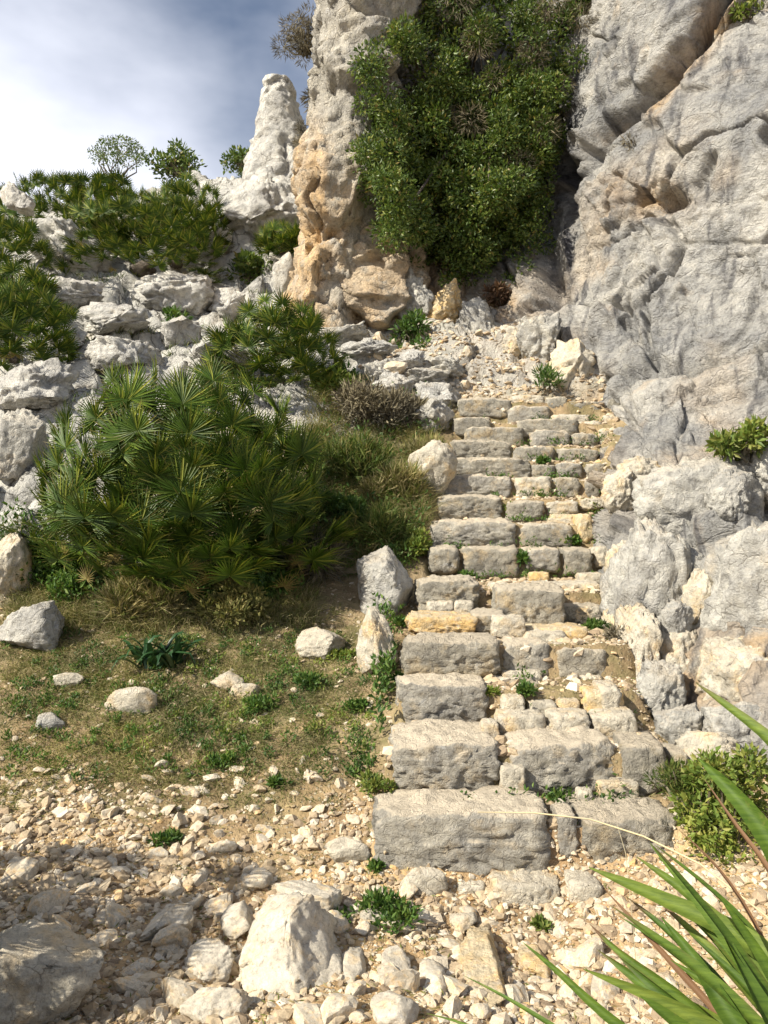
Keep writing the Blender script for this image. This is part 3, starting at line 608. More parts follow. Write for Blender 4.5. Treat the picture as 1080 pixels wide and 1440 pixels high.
# ------------------------------------------------------------------ staircase
ST = bpy.data.objects.new('stone_staircase', None); COL.objects.link(ST); ST.location = (.6, 3.4, 0)
ST['label'] = 'steep old staircase of rough limestone blocks climbing to the cliff foot'; ST['category'] = 'staircase'
SS = [  # u0 u1 vtop vbottom frontY depth material
 (690, 795, 1240, 1292, 3.36, .25, 'cream'), (800, 852, 1243, 1300, 3.34, .2, 'cream'), (640, 684, 1244, 1268, 3.42, .12, 'cream'),
 (521, 783, 1140, 1242, 3.48, .42, 'step'), (784, 816, 1146, 1200, 3.52, .2, 'step'), (814, 967, 1148, 1226, 3.50, .40, 'step'),
 (543, 709, 1040, 1112, 3.84, .50, 'step'), (714, 876, 1044, 1120, 3.84, .48, 'step'), (877, 948, 1048, 1108, 3.86, .40, 'step'), (704, 742, 1078, 1120, 3.82, .12, 'cream'), (812, 836, 1112, 1130, 3.74, .08, 'cream'), (842, 902, 1100, 1126, 3.80, .12, 'cream'),
 (556, 690, 958, 1014, 4.33, .38, 'step'), (698, 772, 1006, 1034, 4.14, .22, 'cream'), (773, 833, 1003, 1032, 4.15, .2, 'cream'), (834, 888, 1005, 1034, 4.15, .2, 'cream'),
 (820, 882, 970, 1005, 4.32, .2, 'yellow'), (745, 785, 988, 1004, 4.3, .12, 'cream'), (705, 740, 980, 1004, 4.3, .14, 'cream'), (785, 818, 985, 1003, 4.32, .1, 'cream'),
 (563, 706, 897, 952, 4.62, .36, 'step'), (706, 778, 902, 942, 4.7, .34, 'step'), (706, 766, 942, 962, 4.66, .2, 'cream'), (782, 858, 908, 948, 4.7, .34, 'step'), (798, 852, 950, 968, 4.66, .2, 'cream'),
 (572, 676, 866, 882, 5.05, .42, 'yellow'), (664, 716, 862, 886, 5.1, .36, 'step_up'), (692, 742, 866, 894, 4.98, .2, 'cream'), (742, 832, 882, 896, 5.0, .4, 'yellow'),
 (585, 678, 812, 862, 5.62, .45, 'step_up'), (698, 802, 824, 888, 5.3, .42, 'step_up'), (735, 852, 818, 848, 5.85, .35, 'cream'), (638, 668, 845, 862, 5.5, .14, 'cream'), (690, 735, 822, 858, 5.75, .3, 'cream'), (806, 846, 852, 876, 5.5, .2, 'cream'),
 (599, 648, 766, 806, 6.4, .5, 'step_up'), (646, 736, 766, 806, 6.43, .5, 'step_up'), (737, 791, 768, 802, 6.43, .45, 'step'), (792, 836, 770, 808, 6.4, .45, 'step'), (837, 862, 768, 796, 6.45, .4, 'cream'), (745, 775, 804, 816, 6.2, .15, 'yellow'), (815, 852, 806, 818, 6.1, .2, 'cream'),
 (606, 730, 728, 767, 6.75, .45, 'step'), (727, 810, 734, 764, 6.75, .45, 'step_up'), (811, 836, 722, 762, 6.78, .4, 'yellow'), (835, 864, 736, 757, 6.75, .4, 'step'),
 (614, 708, 693, 729, 7.1, .45, 'step_up'), (711, 770, 702, 733, 7.05, .42, 'step'), (769, 817, 703, 724, 7.1, .4, 'cream'), (817, 852, 700, 716, 7.12, .4, 'cream'), (775, 808, 722, 736, 6.98, .2, 'yellow'),
 (619, 723, 665, 697, 7.4, .42, 'step'), (724, 781, 668, 699, 7.38, .4, 'cream'), (780, 821, 669, 699, 7.4, .4, 'step'), (821, 846, 672, 697, 7.42, .4, 'step_up'),
 (625, 750, 641, 669, 7.7, .42, 'step_up'), (748, 784, 650, 669, 7.72, .4, 'step_up'), (783, 822, 650, 670, 7.7, .4, 'step'), (822, 853, 650, 672, 7.72, .4, 'step_up'),
 (631, 722, 615, 645, 8.0, .42, 'step'), (721, 784, 626, 650, 7.98, .4, 'step_up'), (784, 844, 628, 653, 7.98, .4, 'step_up'), (844, 866, 625, 650, 8.0, .35, 'step'),
 (636, 692, 584, 612, 8.32, .4, 'step_up'), (652, 738, 598, 624, 8.25, .4, 'step_up'), (726, 816, 586, 609, 8.34, .4, 'step_up'), (746, 806, 603, 628, 8.26, .4, 'step'), (804, 844, 608, 627, 8.26, .4, 'step_up'), (842, 862, 600, 628, 8.3, .35, 'cream'), (815, 850, 590, 608, 8.4, .3, 'cream'),
 (852, 876, 556, 580, 8.7, .4, 'step_up'), (850, 872, 582, 600, 8.5, .4, 'cream'), (846, 868, 604, 626, 8.3, .35, 'step_up'), (855, 876, 650, 672, 7.8, .4, 'cream'), (850, 874, 674, 700, 7.5, .4, 'step_up'), (852, 876, 702, 728, 7.15, .4, 'cream'),
 (770, 815, 728, 740, 6.95, .3, 'cream'), (862, 884, 770, 800, 6.5, .4, 'step_up'), (680, 712, 952, 975, 4.62, .2, 'cream'), (855, 885, 905, 940, 4.75, .3, 'cream'), (790, 850, 850, 874, 5.5, .3, 'step_b'), (735, 800, 888, 902, 4.9, .3, 'cream'), (600, 640, 846, 862, 5.5, .2, 'cream'), (854, 880, 815, 850, 5.8, .3, 'cream'),
 (860, 900, 1003, 1036, 4.15, .25, 'cream'), (846, 880, 968, 1000, 4.3, .3, 'cream'), (678, 704, 1018, 1040, 4.05, .15, 'cream'), (944, 972, 1060, 1108, 3.9, .3, 'step_b'), (720, 760, 962, 982, 4.5, .2, 'step_b'),
 (643, 722, 557, 582, 8.62, .45, 'step_up'), (714, 776, 568, 590, 8.58, .3, 'step'), (768, 799, 556, 577, 8.66, .4, 'step_up'), (799, 852, 562, 580, 8.66, .4, 'step_up'), (776, 832, 580, 594, 8.5, .3, 'cream'), (720, 768, 553, 568, 8.75, .35, 'cream'),
]
for i, (u0, u1, vt, vb, Y, dp, m) in enumerate(SS):
    a, b = at(u0, vb, Y), at(u1, vt, Y); hx, hz = (b[0] - a[0]) / 2 * 1.01, (b[2] - a[2]) / 2
    ext = .07 if (u1 - u0) > 60 else .03; hz2 = hz + ext / 2
    V, F = rock_np(40 + i * 3, 5 if u1 - u0 > 90 else 4, (hx, dp / 2, hz2), 14, .085, 13, (0, 0, 0), 1.6, .64)
    mn, mxx = V.min(0), V.max(0); V = (V - (mn + mxx) / 2) / ((mxx - mn) / 2) * np.array([hx, dp / 2, hz2])
    rr = random.Random(i); V = V @ rot_np((rr.uniform(-.05, .05), rr.uniform(-.025, .025), rr.uniform(-.06, .06))).T
    c = np.array([(a[0] + b[0]) / 2, Y + dp / 2, b[2] - hz2]) - np.array(ST.location)
    if m == 'step' and i % 3 == 2 and Y < 8.7: m = 'step_b'
    link('step_stone', mesh_np('step_stone', V, F, M[m], True), ST, c)

# ------------------------------------------------------------------ loose stones and gravel
rng = np.random.RandomState(5)
smesh = [mesh_np('loose_stone', *rock_np(2000 + k, 3, (1, rng.uniform(.6, .95), rng.uniform(.45, .75)), 16, .05, 0, (0, 0, 0), 1.3, .34), M['loose'], False) for k in range(14)]
def clear_stair(x, y):
    return not (np.interp(y, *LX) - .06 < x < np.interp(y, *RX) + .1 and 3.42 < y < 9.0)
REG = [  # u range, v range, count, size range, label, group
 ((0, 900), (1235, 1440), 124, (.035, .11), 'loose cream rubble stone in the foreground below the stairs', 'loose rubble stones in the foreground'),
 ((0, 520), (1080, 1240), 104, (.026, .075), 'loose pale stone on the ochre gravel left of the lowest step', 'loose stones on the ochre gravel'),
 ((0, 540), (880, 1080), 48, (.02, .06), 'small pale stone lying in the grass left of the stairs', 'small stones in the grass'),
 ((520, 800), (468, 552), 22, (.07, .2), 'broken pale stone on the scree above the top step', 'broken stones on the scree above the stairs'),
]
nst = 0
LAND = [('the flat white stone by the lowest step', 488, 1207), ('the largest ridged foreground boulder', 406, 1330), ('the shadow striped triangular boulder', 239, 1298), ('the big tan boulder in the corner', 60, 1390), ('the long yellowish foreground block', 672, 1360),
 ('the narrow yellow foreground stone', 750, 1352), ('the cleft foreground stone', 459, 1362), ('the weeds below the steps', 540, 1290), ('the lowest big step', 650, 1190), ('the right lowest block', 890, 1190), ('the left block of the second step', 626, 1075), ('the chunky stone on the grass', 449, 906),
 ('the jagged white stone on the grass', 320, 960), ('the bright white flat stone', 185, 992), ('the dark green strap leaved plant', 222, 915), ('the dull grey stone in the turf', 68, 1020), ('the weed at the shadow edge', 235, 1190), ('the low weed in the gravel', 310, 1080), ('the small gravel weed', 390, 1110),
 ('the stone with the black hollow', 556, 1362), ('the pinkish block at the bottom edge', 555, 1422), ('the cream stone on the upper gravel', 316, 1196), ('the small green shrub under the buttress', 578, 490), ('the green tuft above the top step', 765, 535), ('the top step', 740, 560), ('the low cut boulder at the bottom', 300, 1415)]
LBL = {}
for (ua, ub), (va, vb), n, (s0, s1), lab, grp in REG:
    k = 0; tries = 0
    while k < n and tries < 4000:
        tries += 1
        g = G(rng.uniform(ua, ub), rng.uniform(va, vb))
        if g is None or not clear_stair(g[0], g[1]): continue
        if 'scree' in grp and (g[1] < 8.9): continue
        s = s0 + (s1 - s0) * rng.rand() ** 2.2
        o = link('loose_stone', smesh[rng.randint(14)], loc=(g[0], g[1], g[2] + s * .02), rot=(rng.uniform(-.4, .4), rng.uniform(-.4, .4), rng.uniform(0, 6.28)), label=lab, cat='stone', group=grp)
        o.scale = (s, s, s); k += 1; nst += 1
for o in [o for o in COL.objects if o.name.startswith('loose_stone')]:
    u = 540 + o.location.x / o.location.y * FPX; v = 720 - (o.location.z - CAMZ) / o.location.y * FPX
    nm, lu, lv = min(LAND, key=lambda q: (q[1] - u) ** 2 + (q[2] - v) ** 2); a, b = u - lu, v - lv
    dr = ('to the right of' if a > 0 else 'to the left of') if abs(a) > abs(b) else ('below' if b > 0 else 'above')
    key = (nm, dr); dd = a * a + b * b
    if key not in LBL or LBL[key][0] > dd: LBL[key] = (dd, o)
for (nm, dr), (dd, o) in LBL.items(): o['label'] = 'pale loose stone nearest ' + dr + ' ' + nm
# gravel: one mesh of small faceted stones
base_v, base_f = ico(1); proto = []
for k in range(24):
    v, f = rock_np(3000 + k, 1, (1, .8, .6), 7, .12, 0, (0, 0, 0), 1, .4); proto.append(v)
def scatter(name, cand, sizes, mat, label=None):
    Vs, Fs = [], []; off = 0
    for (x, y, z), s in zip(cand, sizes):
        v = proto[rng.randint(24)] @ rot_np((rng.uniform(-.7, .7), rng.uniform(-.7, .7), rng.uniform(0, 6.28))).T * s * np.array([1, 1, .85]) + np.array([x, y, z + s * .05])
        Vs.append(v); Fs.append(base_f + off); off += len(v)
    return link(name, mesh_np(name, np.concatenate(Vs), np.concatenate(Fs), mat, False), kind='stuff')
cand, sz, cand2, sz2 = [], [], [], []
while len(cand) < 21000:
    y = rng.uniform(2.2, 6.3) if rng.rand() < .5 else rng.uniform(2.2, 4.0); x = rng.uniform(-.52 * y - .2, .52 * y + .2)
    grassy = y > 3.9 - .12 * x + .45 * vnoise(np.array([[x * 1.6, y * 1.6, 7.0]]), 6)[0] and x < 0
    if grassy and rng.rand() < .45: continue
    if x > np.interp(y, *RX) + .35 and y > 3.6: continue
    dn = vnoise(np.array([[x * 2.1, y * 2.1, 1.0]]), 3)[0]
    if rng.rand() > .75 + dn: continue
    s = .006 + .026 * rng.rand() ** 3
    cand.append((x, y, gh(x, y))); sz.append(s)
for k in range(2600):
    y = rng.uniform(8.7, 10.4); x = rng.uniform(-.3, 2.6); cand2.append((x, y, gh(x, y))); sz2.append(.015 + .05 * rng.rand() ** 3)
for k in range(4200):
    y = rng.uniform(3.55, 9.2); x = rng.uniform(np.interp(y, *LX) + .03, np.interp(y, *RX) + .12); cand.append((x, y, gh(x, y))); sz.append(.012 + .05 * rng.rand() ** 3)
M['gravel'] = M['rubble'].copy(); M['gravel'].name = 'gravel'
def gravelmat():
    N = NT('gravel_stone'); g = N.n('ShaderNodeNewGeometry')
    c = N.ramp(g.outputs['Random Per Island'], [(0, (.24, .18, .12)), (.25, (.38, .29, .19)), (.5, (.48, .38, .25)), (.75, (.56, .48, .36)), (.9, (.62, .55, .44)), (1, (.58, .38, .17))])
    c = N.mix(.7, c, N.ramp(N.noise(g.outputs['Position'], 60, 5, .7), [(.3, (.6, .6, .6)), (.55, (1.05, 1.05, 1.05))]), 'MULTIPLY')
    N.l(c, N.b.inputs['Base Color']); N.b.inputs['Roughness'].default_value = .95; N.b.inputs['Specular IOR Level'].default_value = .1
    bp = N.n('ShaderNodeBump'); bp.inputs['Strength'].default_value = .7; bp.inputs['Distance'].default_value = .01
    N.l(N.noise(g.outputs['Position'], 80, 5, .7), bp.inputs['Height']); N.l(bp.outputs[0], N.b.inputs['Normal']); return N.m
GM = gravelmat()
cand3, sz3 = [], []
while len(cand3) < 2500:
    y = rng.uniform(2.2, 4.1); x = rng.uniform(-.52 * y - .2, .52 * y + .2)
    if not clear_stair(x, y) or rng.rand() >.62 + vnoise(np.array([[x * 3., y * 3., 4.0]]), 8)[0] * 1.1 or (y > 3.9 and rng.rand() < .6): continue
    cand3.append((x, y, gh(x, y))); sz3.append(.014 + .044 * rng.rand() ** 2.2)
scatter('rubble', cand3, sz3, GM)
scatter('gravel', cand, sz, GM); scatter('scree', cand2, sz2, GM)

# ------------------------------------------------------------------ plants
def frame(d, upv=(0, 0, 1)):
    d = np.array(d, float); d /= np.linalg.norm(d); x = np.cross(np.array(upv, float), d); n = np.linalg.norm(x)
    x = np.array([1., 0, 0]) if n < 1e-6 else x / n; y = np.cross(d, x); return np.stack([x, y, d], 1)
def leaves(P, D, L, Wd, fold=.25, droop=0.0):
    "folded two-triangle leaves at P along D"
    n = len(P); D = D / (np.linalg.norm(D, axis=1)[:, None] + 1e-9); r = rng.normal(size=(n, 3)); S = np.cross(D, r); S /= np.linalg.norm(S, axis=1)[:, None] + 1e-9
    Nn = np.cross(D, S); L = np.broadcast_to(L, n)[:, None]; Wd = np.broadcast_to(Wd, n)[:, None]
    b = P; t = P + D * L; t[:, 2] -= droop * L[:, 0]; m = P + D * L * .45
    l_ = m + S * Wd / 2 + Nn * Wd * fold; r_ = m - S * Wd / 2 + Nn * Wd * fold
    V = np.stack([b, l_, t, r_], 1).reshape(-1, 3); i = np.arange(n)[:, None] * 4
    return V, np.concatenate([i + np.array([[0, 1, 2]]), i + np.array([[0, 2, 3]])])
def blades(P, D, L, Wd, bend=.5):
    "grass blades of three triangles each"
    n = len(P); L = np.broadcast_to(L, n)[:, None]; Wd = np.broadcast_to(Wd, n)[:, None]
    D = D / (np.linalg.norm(D, axis=1)[:, None] + 1e-9); H = rng.normal(size=(n, 3)); H[:, 2] = 0; H /= np.linalg.norm(H, axis=1)[:, None] + 1e-9
    S = np.cross(D, H + 1e-3); S /= np.linalg.norm(S, axis=1)[:, None] + 1e-9
    m = P + D * L * .55 + H * L * bend * .15; t = P + D * L + H * L * bend * .6 - np.array([0, 0, 1]) * L * bend * .25
    V = np.stack([P - S * Wd / 2, P + S * Wd / 2, m + S * Wd * .35, m - S * Wd * .35, t], 1).reshape(-1, 3)
    i = np.arange(n)[:, None] * 5
    return V, np.concatenate([i + np.array([[0, 1, 2]]), i + np.array([[0, 2, 3]]), i + np.array([[3, 2, 4]])])

# --- fan palm fronds: a petiole and a fan of stiff folded leaflets; axis +Z, upper side -Y
def frond_mesh(seed, mat, pet=.45, rad=.40, nl=22, spread=R(250), bend=R(40), wid=.020, oldtip=.3):
    rg = np.random.RandomState(seed); parts = []; tips = []; mi = []
    V, F = tube([(0, 0, 0), (0, .01, pet * .5), (0, 0, pet)], [.006, .005, .004], 4)
    F = np.concatenate([F[:, [0, 1, 2]], F[:, [0, 2, 3]]]); parts.append((V, F)); tips += [0] * len(V); mi += [1] * len(F)
    B = rot_np((bend, 0, 0))
    for k in range(nl):
        a = (k / (nl - 1) - .5) * spread + rg.uniform(-.03, .03); Lk = rad * (1 - .25 * (abs(a) / (spread / 2)) ** 2) * rg.uniform(.88, 1.06)
        d = np.array([math.sin(a), rg.uniform(-.06, .06) + .10, math.cos(a)]); d /= np.linalg.norm(d); s = np.array([math.cos(a), 0, -math.sin(a)]); nn = np.array([0, 1, 0.])
        w = wid * rg.uniform(.8, 1.15); rows = []
        for t, ww in ((.02, .25), (.30, 1.0), (.65, .75)):
            c = d * Lk * t - nn * .04 * Lk * t * t; rows += [c - s * w / 2 * ww + nn * w * .3 * ww, c, c + s * w / 2 * ww + nn * w * .3 * ww]
        rows.append(d * Lk + nn * Lk * rg.uniform(-.10, .16)); v = (np.array(rows) @ B.T) + np.array([0, 0, pet])
        f = []
        for r_ in (0, 3):
            for c in (0, 1): f += [[r_ + c, r_ + c + 1, r_ + c + 4], [r_ + c, r_ + c + 4, r_ + c + 3]]
        f += [[6, 7, 9], [7, 8, 9]]; parts.append((v, np.array(f))); tips += [0] * 3 + [0] * 3 + [.15 * (rg.rand() < oldtip)] * 3 + [float(rg.rand() < oldtip)]; mi += [0] * len(f)
    V, F = cat_(parts)
    return mesh_np('frond', V, F, [mat, M['petiole']], False, mi, {'tip': tips})
FB = [frond_mesh(10 + k, M['palm'], .56 + .03 * (k % 3), .29 + .03 * (k % 4), 32 + k % 4, R(225 + 12 * k), R([15, 30, 50, 70, 40, 20][k]), .019) for k in range(6)]
FO = [frond_mesh(30 + k, M['palm_old'], .50, .28, 18, R(230), R([60, 90][k]), .014, .9) for k in range(2)]
FS = [frond_mesh(50 + k, M['palm'], .50, .34, 20, R(250), R([15, 35, 60, 30][k]), .030) for k in range(4)]
FSO = [frond_mesh(60, M['palm_old'], .35, .30, 11, R(230), R(60), .03, .9)]
def palm(base, n, rx, rz, label, seed, meshes, old, group=None, nold=0, name='fan_palm', flen=.9, elmin=-.22, ninner=0):
    rg = np.random.RandomState(seed); o = bpy.data.objects.new(name, None); COL.objects.link(o); o.location = Vector([float(c) for c in base])
    o['label'] = label; o['category'] = 'palm'
    if group: o['group'] = group
    V, F = rock_np(seed, 3, (rx * .18, rx * .18, rz * .12), 4, .2); link('trunk', mesh_np('trunk', V * .7, F, M['bark'], True), o, (0, 0, rz * .02))
    inner = []
    for k in range(n + nold + ninner):
        isold = n <= k < n + nold; isin = k >= n + nold
        az = k * 2.399963 + rg.uniform(-.15, .15)
        if math.sin(az) > .25 and rg.rand() < .45: az = -az
        el = math.asin(min(1, max(-1, elmin + (1 - elmin) * (((k * 0.7548776662) % 1.0) ** 1.12)))) if not isold else math.asin(rg.uniform(-.35, .1))
        el = max(el, -.4)
        d = np.array([math.cos(az) * math.cos(el), math.sin(az) * math.cos(el), math.sin(el)])
        reach = math.hypot(rx * math.cos(el), rz * max(.2, math.sin(el))) * rg.uniform(.60, 1.0) ** .5
        if isin: reach *= .78
        Lc = min(flen * rg.uniform(.75, 1.1), reach / .86)
        start = max(0, reach - Lc * .86); b = d * start + np.array([0, 0, rz * .06])
        d = d + rg.normal(size=3) * .14; d /= np.linalg.norm(d)
        Fm = frame(d, (0, 0, 1)) @ rot_np((0, 0, rg.uniform(-.5, .5)))
        # local -Y is the upper side: flip so that it looks up and out
        Fm = Fm @ rot_np((0, 0, math.pi)) if (Fm @ np.array([0, -1, 0]))[2] < 0 else Fm
        me = (old if isold else meshes)[rg.randint(len(old if isold else meshes))]
        if isin:
            nv_ = len(me.vertices); v_ = np.empty(nv_ * 3, np.float32); me.vertices.foreach_get('co', v_); f_ = np.empty(len(me.loops), np.int32); me.loops.foreach_get('vertex_index', f_)
            inner.append((v_.reshape(-1, 3) * Lc @ Fm.T + b, f_.reshape(-1, 3))); continue
        f = bpy.data.objects.new('frond', me); COL.objects.link(f); f.parent = o
        Mx = Matrix([[*Fm[i], b[i]] for i in range(3)] + [[0, 0, 0, 1]]); f.matrix_local = Mx @ Matrix.Scale(float(Lc * (.7 if isold else 1)), 4)
    if inner:
        V, F = cat_(inner); link('inner_fronds', mesh_np('inner_fronds', V, F, M['palm'], False), o, kind='stuff')
    return o
g = G(262, 822)
palm((g[0] - .03, 6.45, gh(g[0], 6.35) - .05), 258, 1.46, 1.80, 'huge dense fan palm clump filling the left middle of the slope', 1, FB, FO, nold=42, flen=.80, elmin=-.02, ninner=170)
gp = 'fan palms on the rocky slope'
PL = [(385, 535, .85, 1.15, 80, 'bushy fan palm above and right of the huge one'), (20, 505, .8, 1.15, 70, 'dark fan palm at the left edge above the rough outcrop'),
      (0, 385, 1.0, 1.25, 64, 'fan palm at the left edge just below the skyline'), (200, 378, 1.25, 1.35, 90, 'widest fan palm in the middle of the upper slope'),
      (80, 305, .95, 1.0, 50, 'spiky fan palm on the skyline at the left'), (150, 318, 1.0, .95, 60, 'fan palm right under the lone little tree'),
      (258, 325, .75, 1.2, 56, 'tall fan palm on the skyline left of the arched rock'), (398, 350, .5, .7, 40, 'small fan palm between the arched rock and the orange pillar'),
      (366, 226, .45, .4, 26, 'low fan palm at the foot of the spire'), (245, 372, .8, 1.0, 44, 'fan palm touching the pale boulder below the skyline'), (28, 450, .7, .8, 40, 'small fan palm below the blocky boulder at the left edge'), (140, 345, .7, .9, 40, 'small fan palm right of the blocky boulder')]
for i, (u, v, rx, rz, n, lab) in enumerate(PL):
    g = G(u, v + (8 if v < 400 else 0))
    if g is None: g = np.array([*at(u, v, 14.5)[:2], 0]); g[2] = gh(g[0], g[1])
    palm((g[0], g[1], g[2] - .05), int(n * 1.9), rx * 1.2, rz * .92, lab, 100 + i, FS, FSO, gp, nold=3, flen=.62)
# palm beside the photographer whose shadow falls across the lower left corner
palm((-1.75, 1.30, gh(-1.80, 1.30)), 170, .80, 1.45, 'fan palm just outside the left edge nearest the camera', 77, FB, FO, flen=.8, ninner=110)
palm((-2.2, 2.45, gh(-2.2, 2.45)), 160, .72, 1.4, 'fan palm just outside the left edge that shades the lower left gravel', 78, FB, FO, flen=.7, ninner=130)

# --- foreground palm leaf at the lower right
o = bpy.data.objects.new('palm_leaf', None); COL.objects.link(o); hub = at(1190, 1580, .80); o.location = Vector(hub.tolist())
o['label'] = 'close green fan palm leaf reaching in from the lower right corner'; o['category'] = 'palm leaf'
def leaflet(pts, w, mat, seed, tip=0.0):
    rg = np.random.RandomState(seed); pts = [at(*p) for p in pts]; pts = np.array(pts); n = 14
    t = np.linspace(0, 1, len(pts)); tt = np.linspace(0, 1, n); C_ = np.stack([np.interp(tt, t, pts[:, k]) for k in range(3)], 1)
    for _ in range(2): C_[1:-1] = (C_[:-2] + C_[1:-1] * 2 + C_[2:]) / 4
    T = np.gradient(C_, axis=0); T /= np.linalg.norm(T, axis=1)[:, None]; view = np.array([rg.uniform(-.9, .9), -1, rg.uniform(-.2, 1.2)]); w = w * .72
    S = np.cross(T, view); S /= np.linalg.norm(S, axis=1)[:, None]; Nn = np.cross(S, T)
    W_ = w * np.interp(tt, [0, .12, .5, .8, 1], [.04, .42, 1, .9, .55]); V, tp = [], []
    for i in range(n):
        for s, hgt in ((-1, .55), (-.5, .22), (0, 0), (.5, .22), (1, .55)):
            V.append(C_[i] + S[i] * W_[i] * s / 2 + Nn[i] * W_[i] * hgt * .6); tp.append((tip if tt[i] < .15 else 0) + (.6 * tip if abs(s) == 1 and rg.rand() < .5 else 0))
    F = [[i * 5 + k, i * 5 + k + 1, i * 5 + k + 6, i * 5 + k + 5] for i in range(n - 1) for k in range(4)]
    return link('leaflet', mesh_np('leaflet', np.array(V) - hub, F, M[mat], True, None, {'tip': np.clip(tp, 0, 1)}), o)
def near_leafmat():
    N = NT('near_palm_green'); g = N.n('ShaderNodeNewGeometry'); oi = N.n('ShaderNodeObjectInfo')
    c = N.ramp(oi.outputs['Random'], [(0, (.050, .095, .014)), (.5, (.085, .145, .02)), (1, (.14, .19, .035))])
    mpn = N.n('ShaderNodeMapping'); mpn.inputs['Rotation'].default_value = (0, R(-40), 0); mpn.inputs['Scale'].default_value = (10, 60, 260); N.l(g.outputs['Position'], mpn.inputs['Vector'])
    c = N.mix(.9, c, N.ramp(N.noise(mpn.outputs[0], 1.0, 4, .7), [(.35, (.6, .66, .6)), (.65, (1.35, 1.25, 1.1))]), 'MULTIPLY')
    c = N.mix(N.ramp(N.noise(g.outputs['Position'], 30, 4, .7), [(.60, 0.0), (.72, .5)]), c, (.22, .20, .06))
    c = N.mix(N.attr('tip'), c, (.13, .075, .04))
    N.l(c, N.b.inputs['Base Color']); N.b.inputs['Roughness'].default_value = .6; N.b.inputs['Specular IOR Level'].default_value = .25
    tr = N.n('ShaderNodeBsdfTranslucent'); N.l(N.mix(.5, c, (1.3, 1.4, .5), 'MULTIPLY'), tr.inputs['Color'])
    ms = N.n('ShaderNodeMixShader'); ms.inputs[0].default_value = .25
    N.l(N.b.outputs[0], ms.inputs[1]); N.l(tr.outputs[0], ms.inputs[2]); N.l(ms.outputs[0], N.out.inputs['Surface']); return N.m
M['near'] = near_leafmat()
H_ = (1190, 1580, .80)
LF = [([(828, 1220, 1.0), (930, 1265, .96), (1060, 1325, .9), (1120, 1400, .85), H_], .040, 'near', .0),
      ([(978, 960, 1.05), (1030, 1000, 1.0), (1110, 1060, .95), (1180, 1250, .85), H_], .026, 'near', .4),
      ([(982, 1066, 1.0), (1030, 1110, .95), (1100, 1200, .9), (1160, 1380, .85), H_], .040, 'near', .0),
      ([(990, 1095, 1.02), (1040, 1170, .97), (1090, 1230, .93), (1150, 1400, .85), H_], .012, 'brown', .0),
      ([(920, 1188, 1.05), (985, 1240, 1.0), (1060, 1310, .93), (1130, 1440, .85), H_], .022, 'near', .3),
      ([(895, 1205, 1.0), (960, 1250, .96), (1050, 1330, .9), (1120, 1460, .85), H_], .026, 'near', .2),
      ([(952, 1165, 1.1), (1000, 1210, 1.05), (1045, 1270, 1.0), (1120, 1420, .9), H_], .014, 'brown', .0),
      ([(735, 1325, .95), (790, 1370, .92), (860, 1438, .88), (1000, 1530, .84), H_], .016, 'near', .0),
      ([(652, 1372, .95), (710, 1402, .92), (790, 1452, .88), (960, 1560, .84), H_], .010, 'near', .0),
      ([(830, 1300, .95), (870, 1340, .92), (960, 1400, .88), (1060, 1500, .84), H_], .018, 'near', 1.0),
      ([(840, 1335, .98), (890, 1370, .94), (960, 1440, .88), (1060, 1530, .84), H_], .024, 'near', .5),
      ([(870, 1345, .92), (920, 1385, .88), (1000, 1450, .85), (1080, 1530, .82), H_], .026, 'near', .2),
      ([(930, 1290, .95), (980, 1350, .9), (1020, 1420, .86), (1090, 1520, .82), H_], .030, 'near', .0),
      ([(960, 1280, 1.0), (1010, 1330, .95), (1060, 1400, .9), (1120, 1500, .84), H_], .028, 'near', .1),
      ([(880, 1260, 1.05), (940, 1310, 1.0), (1010, 1380, .93), (1090, 1490, .86), H_], .020, 'near', .8),
      ([(1010, 1300, .85), (1040, 1360, .83), (1070, 1420, .81), (1120, 1500, .8), H_], .030, 'near', .0),
      ([(850, 1250, 1.1), (905, 1310, 1.05), (960, 1370, .98), (1060, 1480, .88), H_], .012, 'brown', .0),
      ([(600, 1425, .98), (660, 1440, .95), (760, 1490, .9), (940, 1560, .85), H_], .008, 'near', .0),
      ([(900, 1400, .85), (940, 1430, .84), (1000, 1480, .83), (1080, 1530, .81), H_], .028, 'near', .0)]
rgl = np.random.RandomState(3)
for k in range(16):
    u, v, Yk = rgl.uniform(800, 1060), rgl.uniform(1180, 1420), rgl.uniform(.86, 1.1); u = max(u, 2100 - v - 230) if v < 1290 else u
    q = [(u + (H_[0] - u) * t, v + (H_[1] - v) * t - 26 * math.sin(math.pi * t), Yk + (H_[2] - Yk) * t) for t in (0, .3, .6, 1)]
    LF.append((q, rgl.uniform(.014, .026), 'near', rgl.choice([0, 0, .4, .9])))
for i, (pts, w, m, tp) in enumerate(LF): leaflet(pts, w, m, i, tp)
# dry stalk in front of the lowest step
def stalk(pts, r, label):
    pts = [at(*p) for p in pts]; b = pts[-1]; V, F = tube(np.array(pts) - b, [r * .6] + [r] * (len(pts) - 1), 5)
    link('dry_stalk', mesh_np('dry_stalk', V, F, M['straw'], True), loc=b, label=label, cat='dry stalk')
M['straw'] = leafmat('straw', [(0, (.50, .42, .28)), (1, (.55, .47, .32))], .1, .8, .1)
stalk([(672, 1142, 1.75), (750, 1143, 1.6), (830, 1152, 1.5), (905, 1176, 1.4), (985, 1215, 1.3), (1080, 1290, 1.2), (1160, 1500, 1.1)], .0016, 'long pale dry stalk arching across the lowest step')
stalk([(868, 1160, 2.3), (880, 1200, 2.25), (884, 1240, 2.2), (890, 1300, 2.2), (900, 1430, 2.2)], .0012, 'short thin dry stalk standing before the right lowest block')

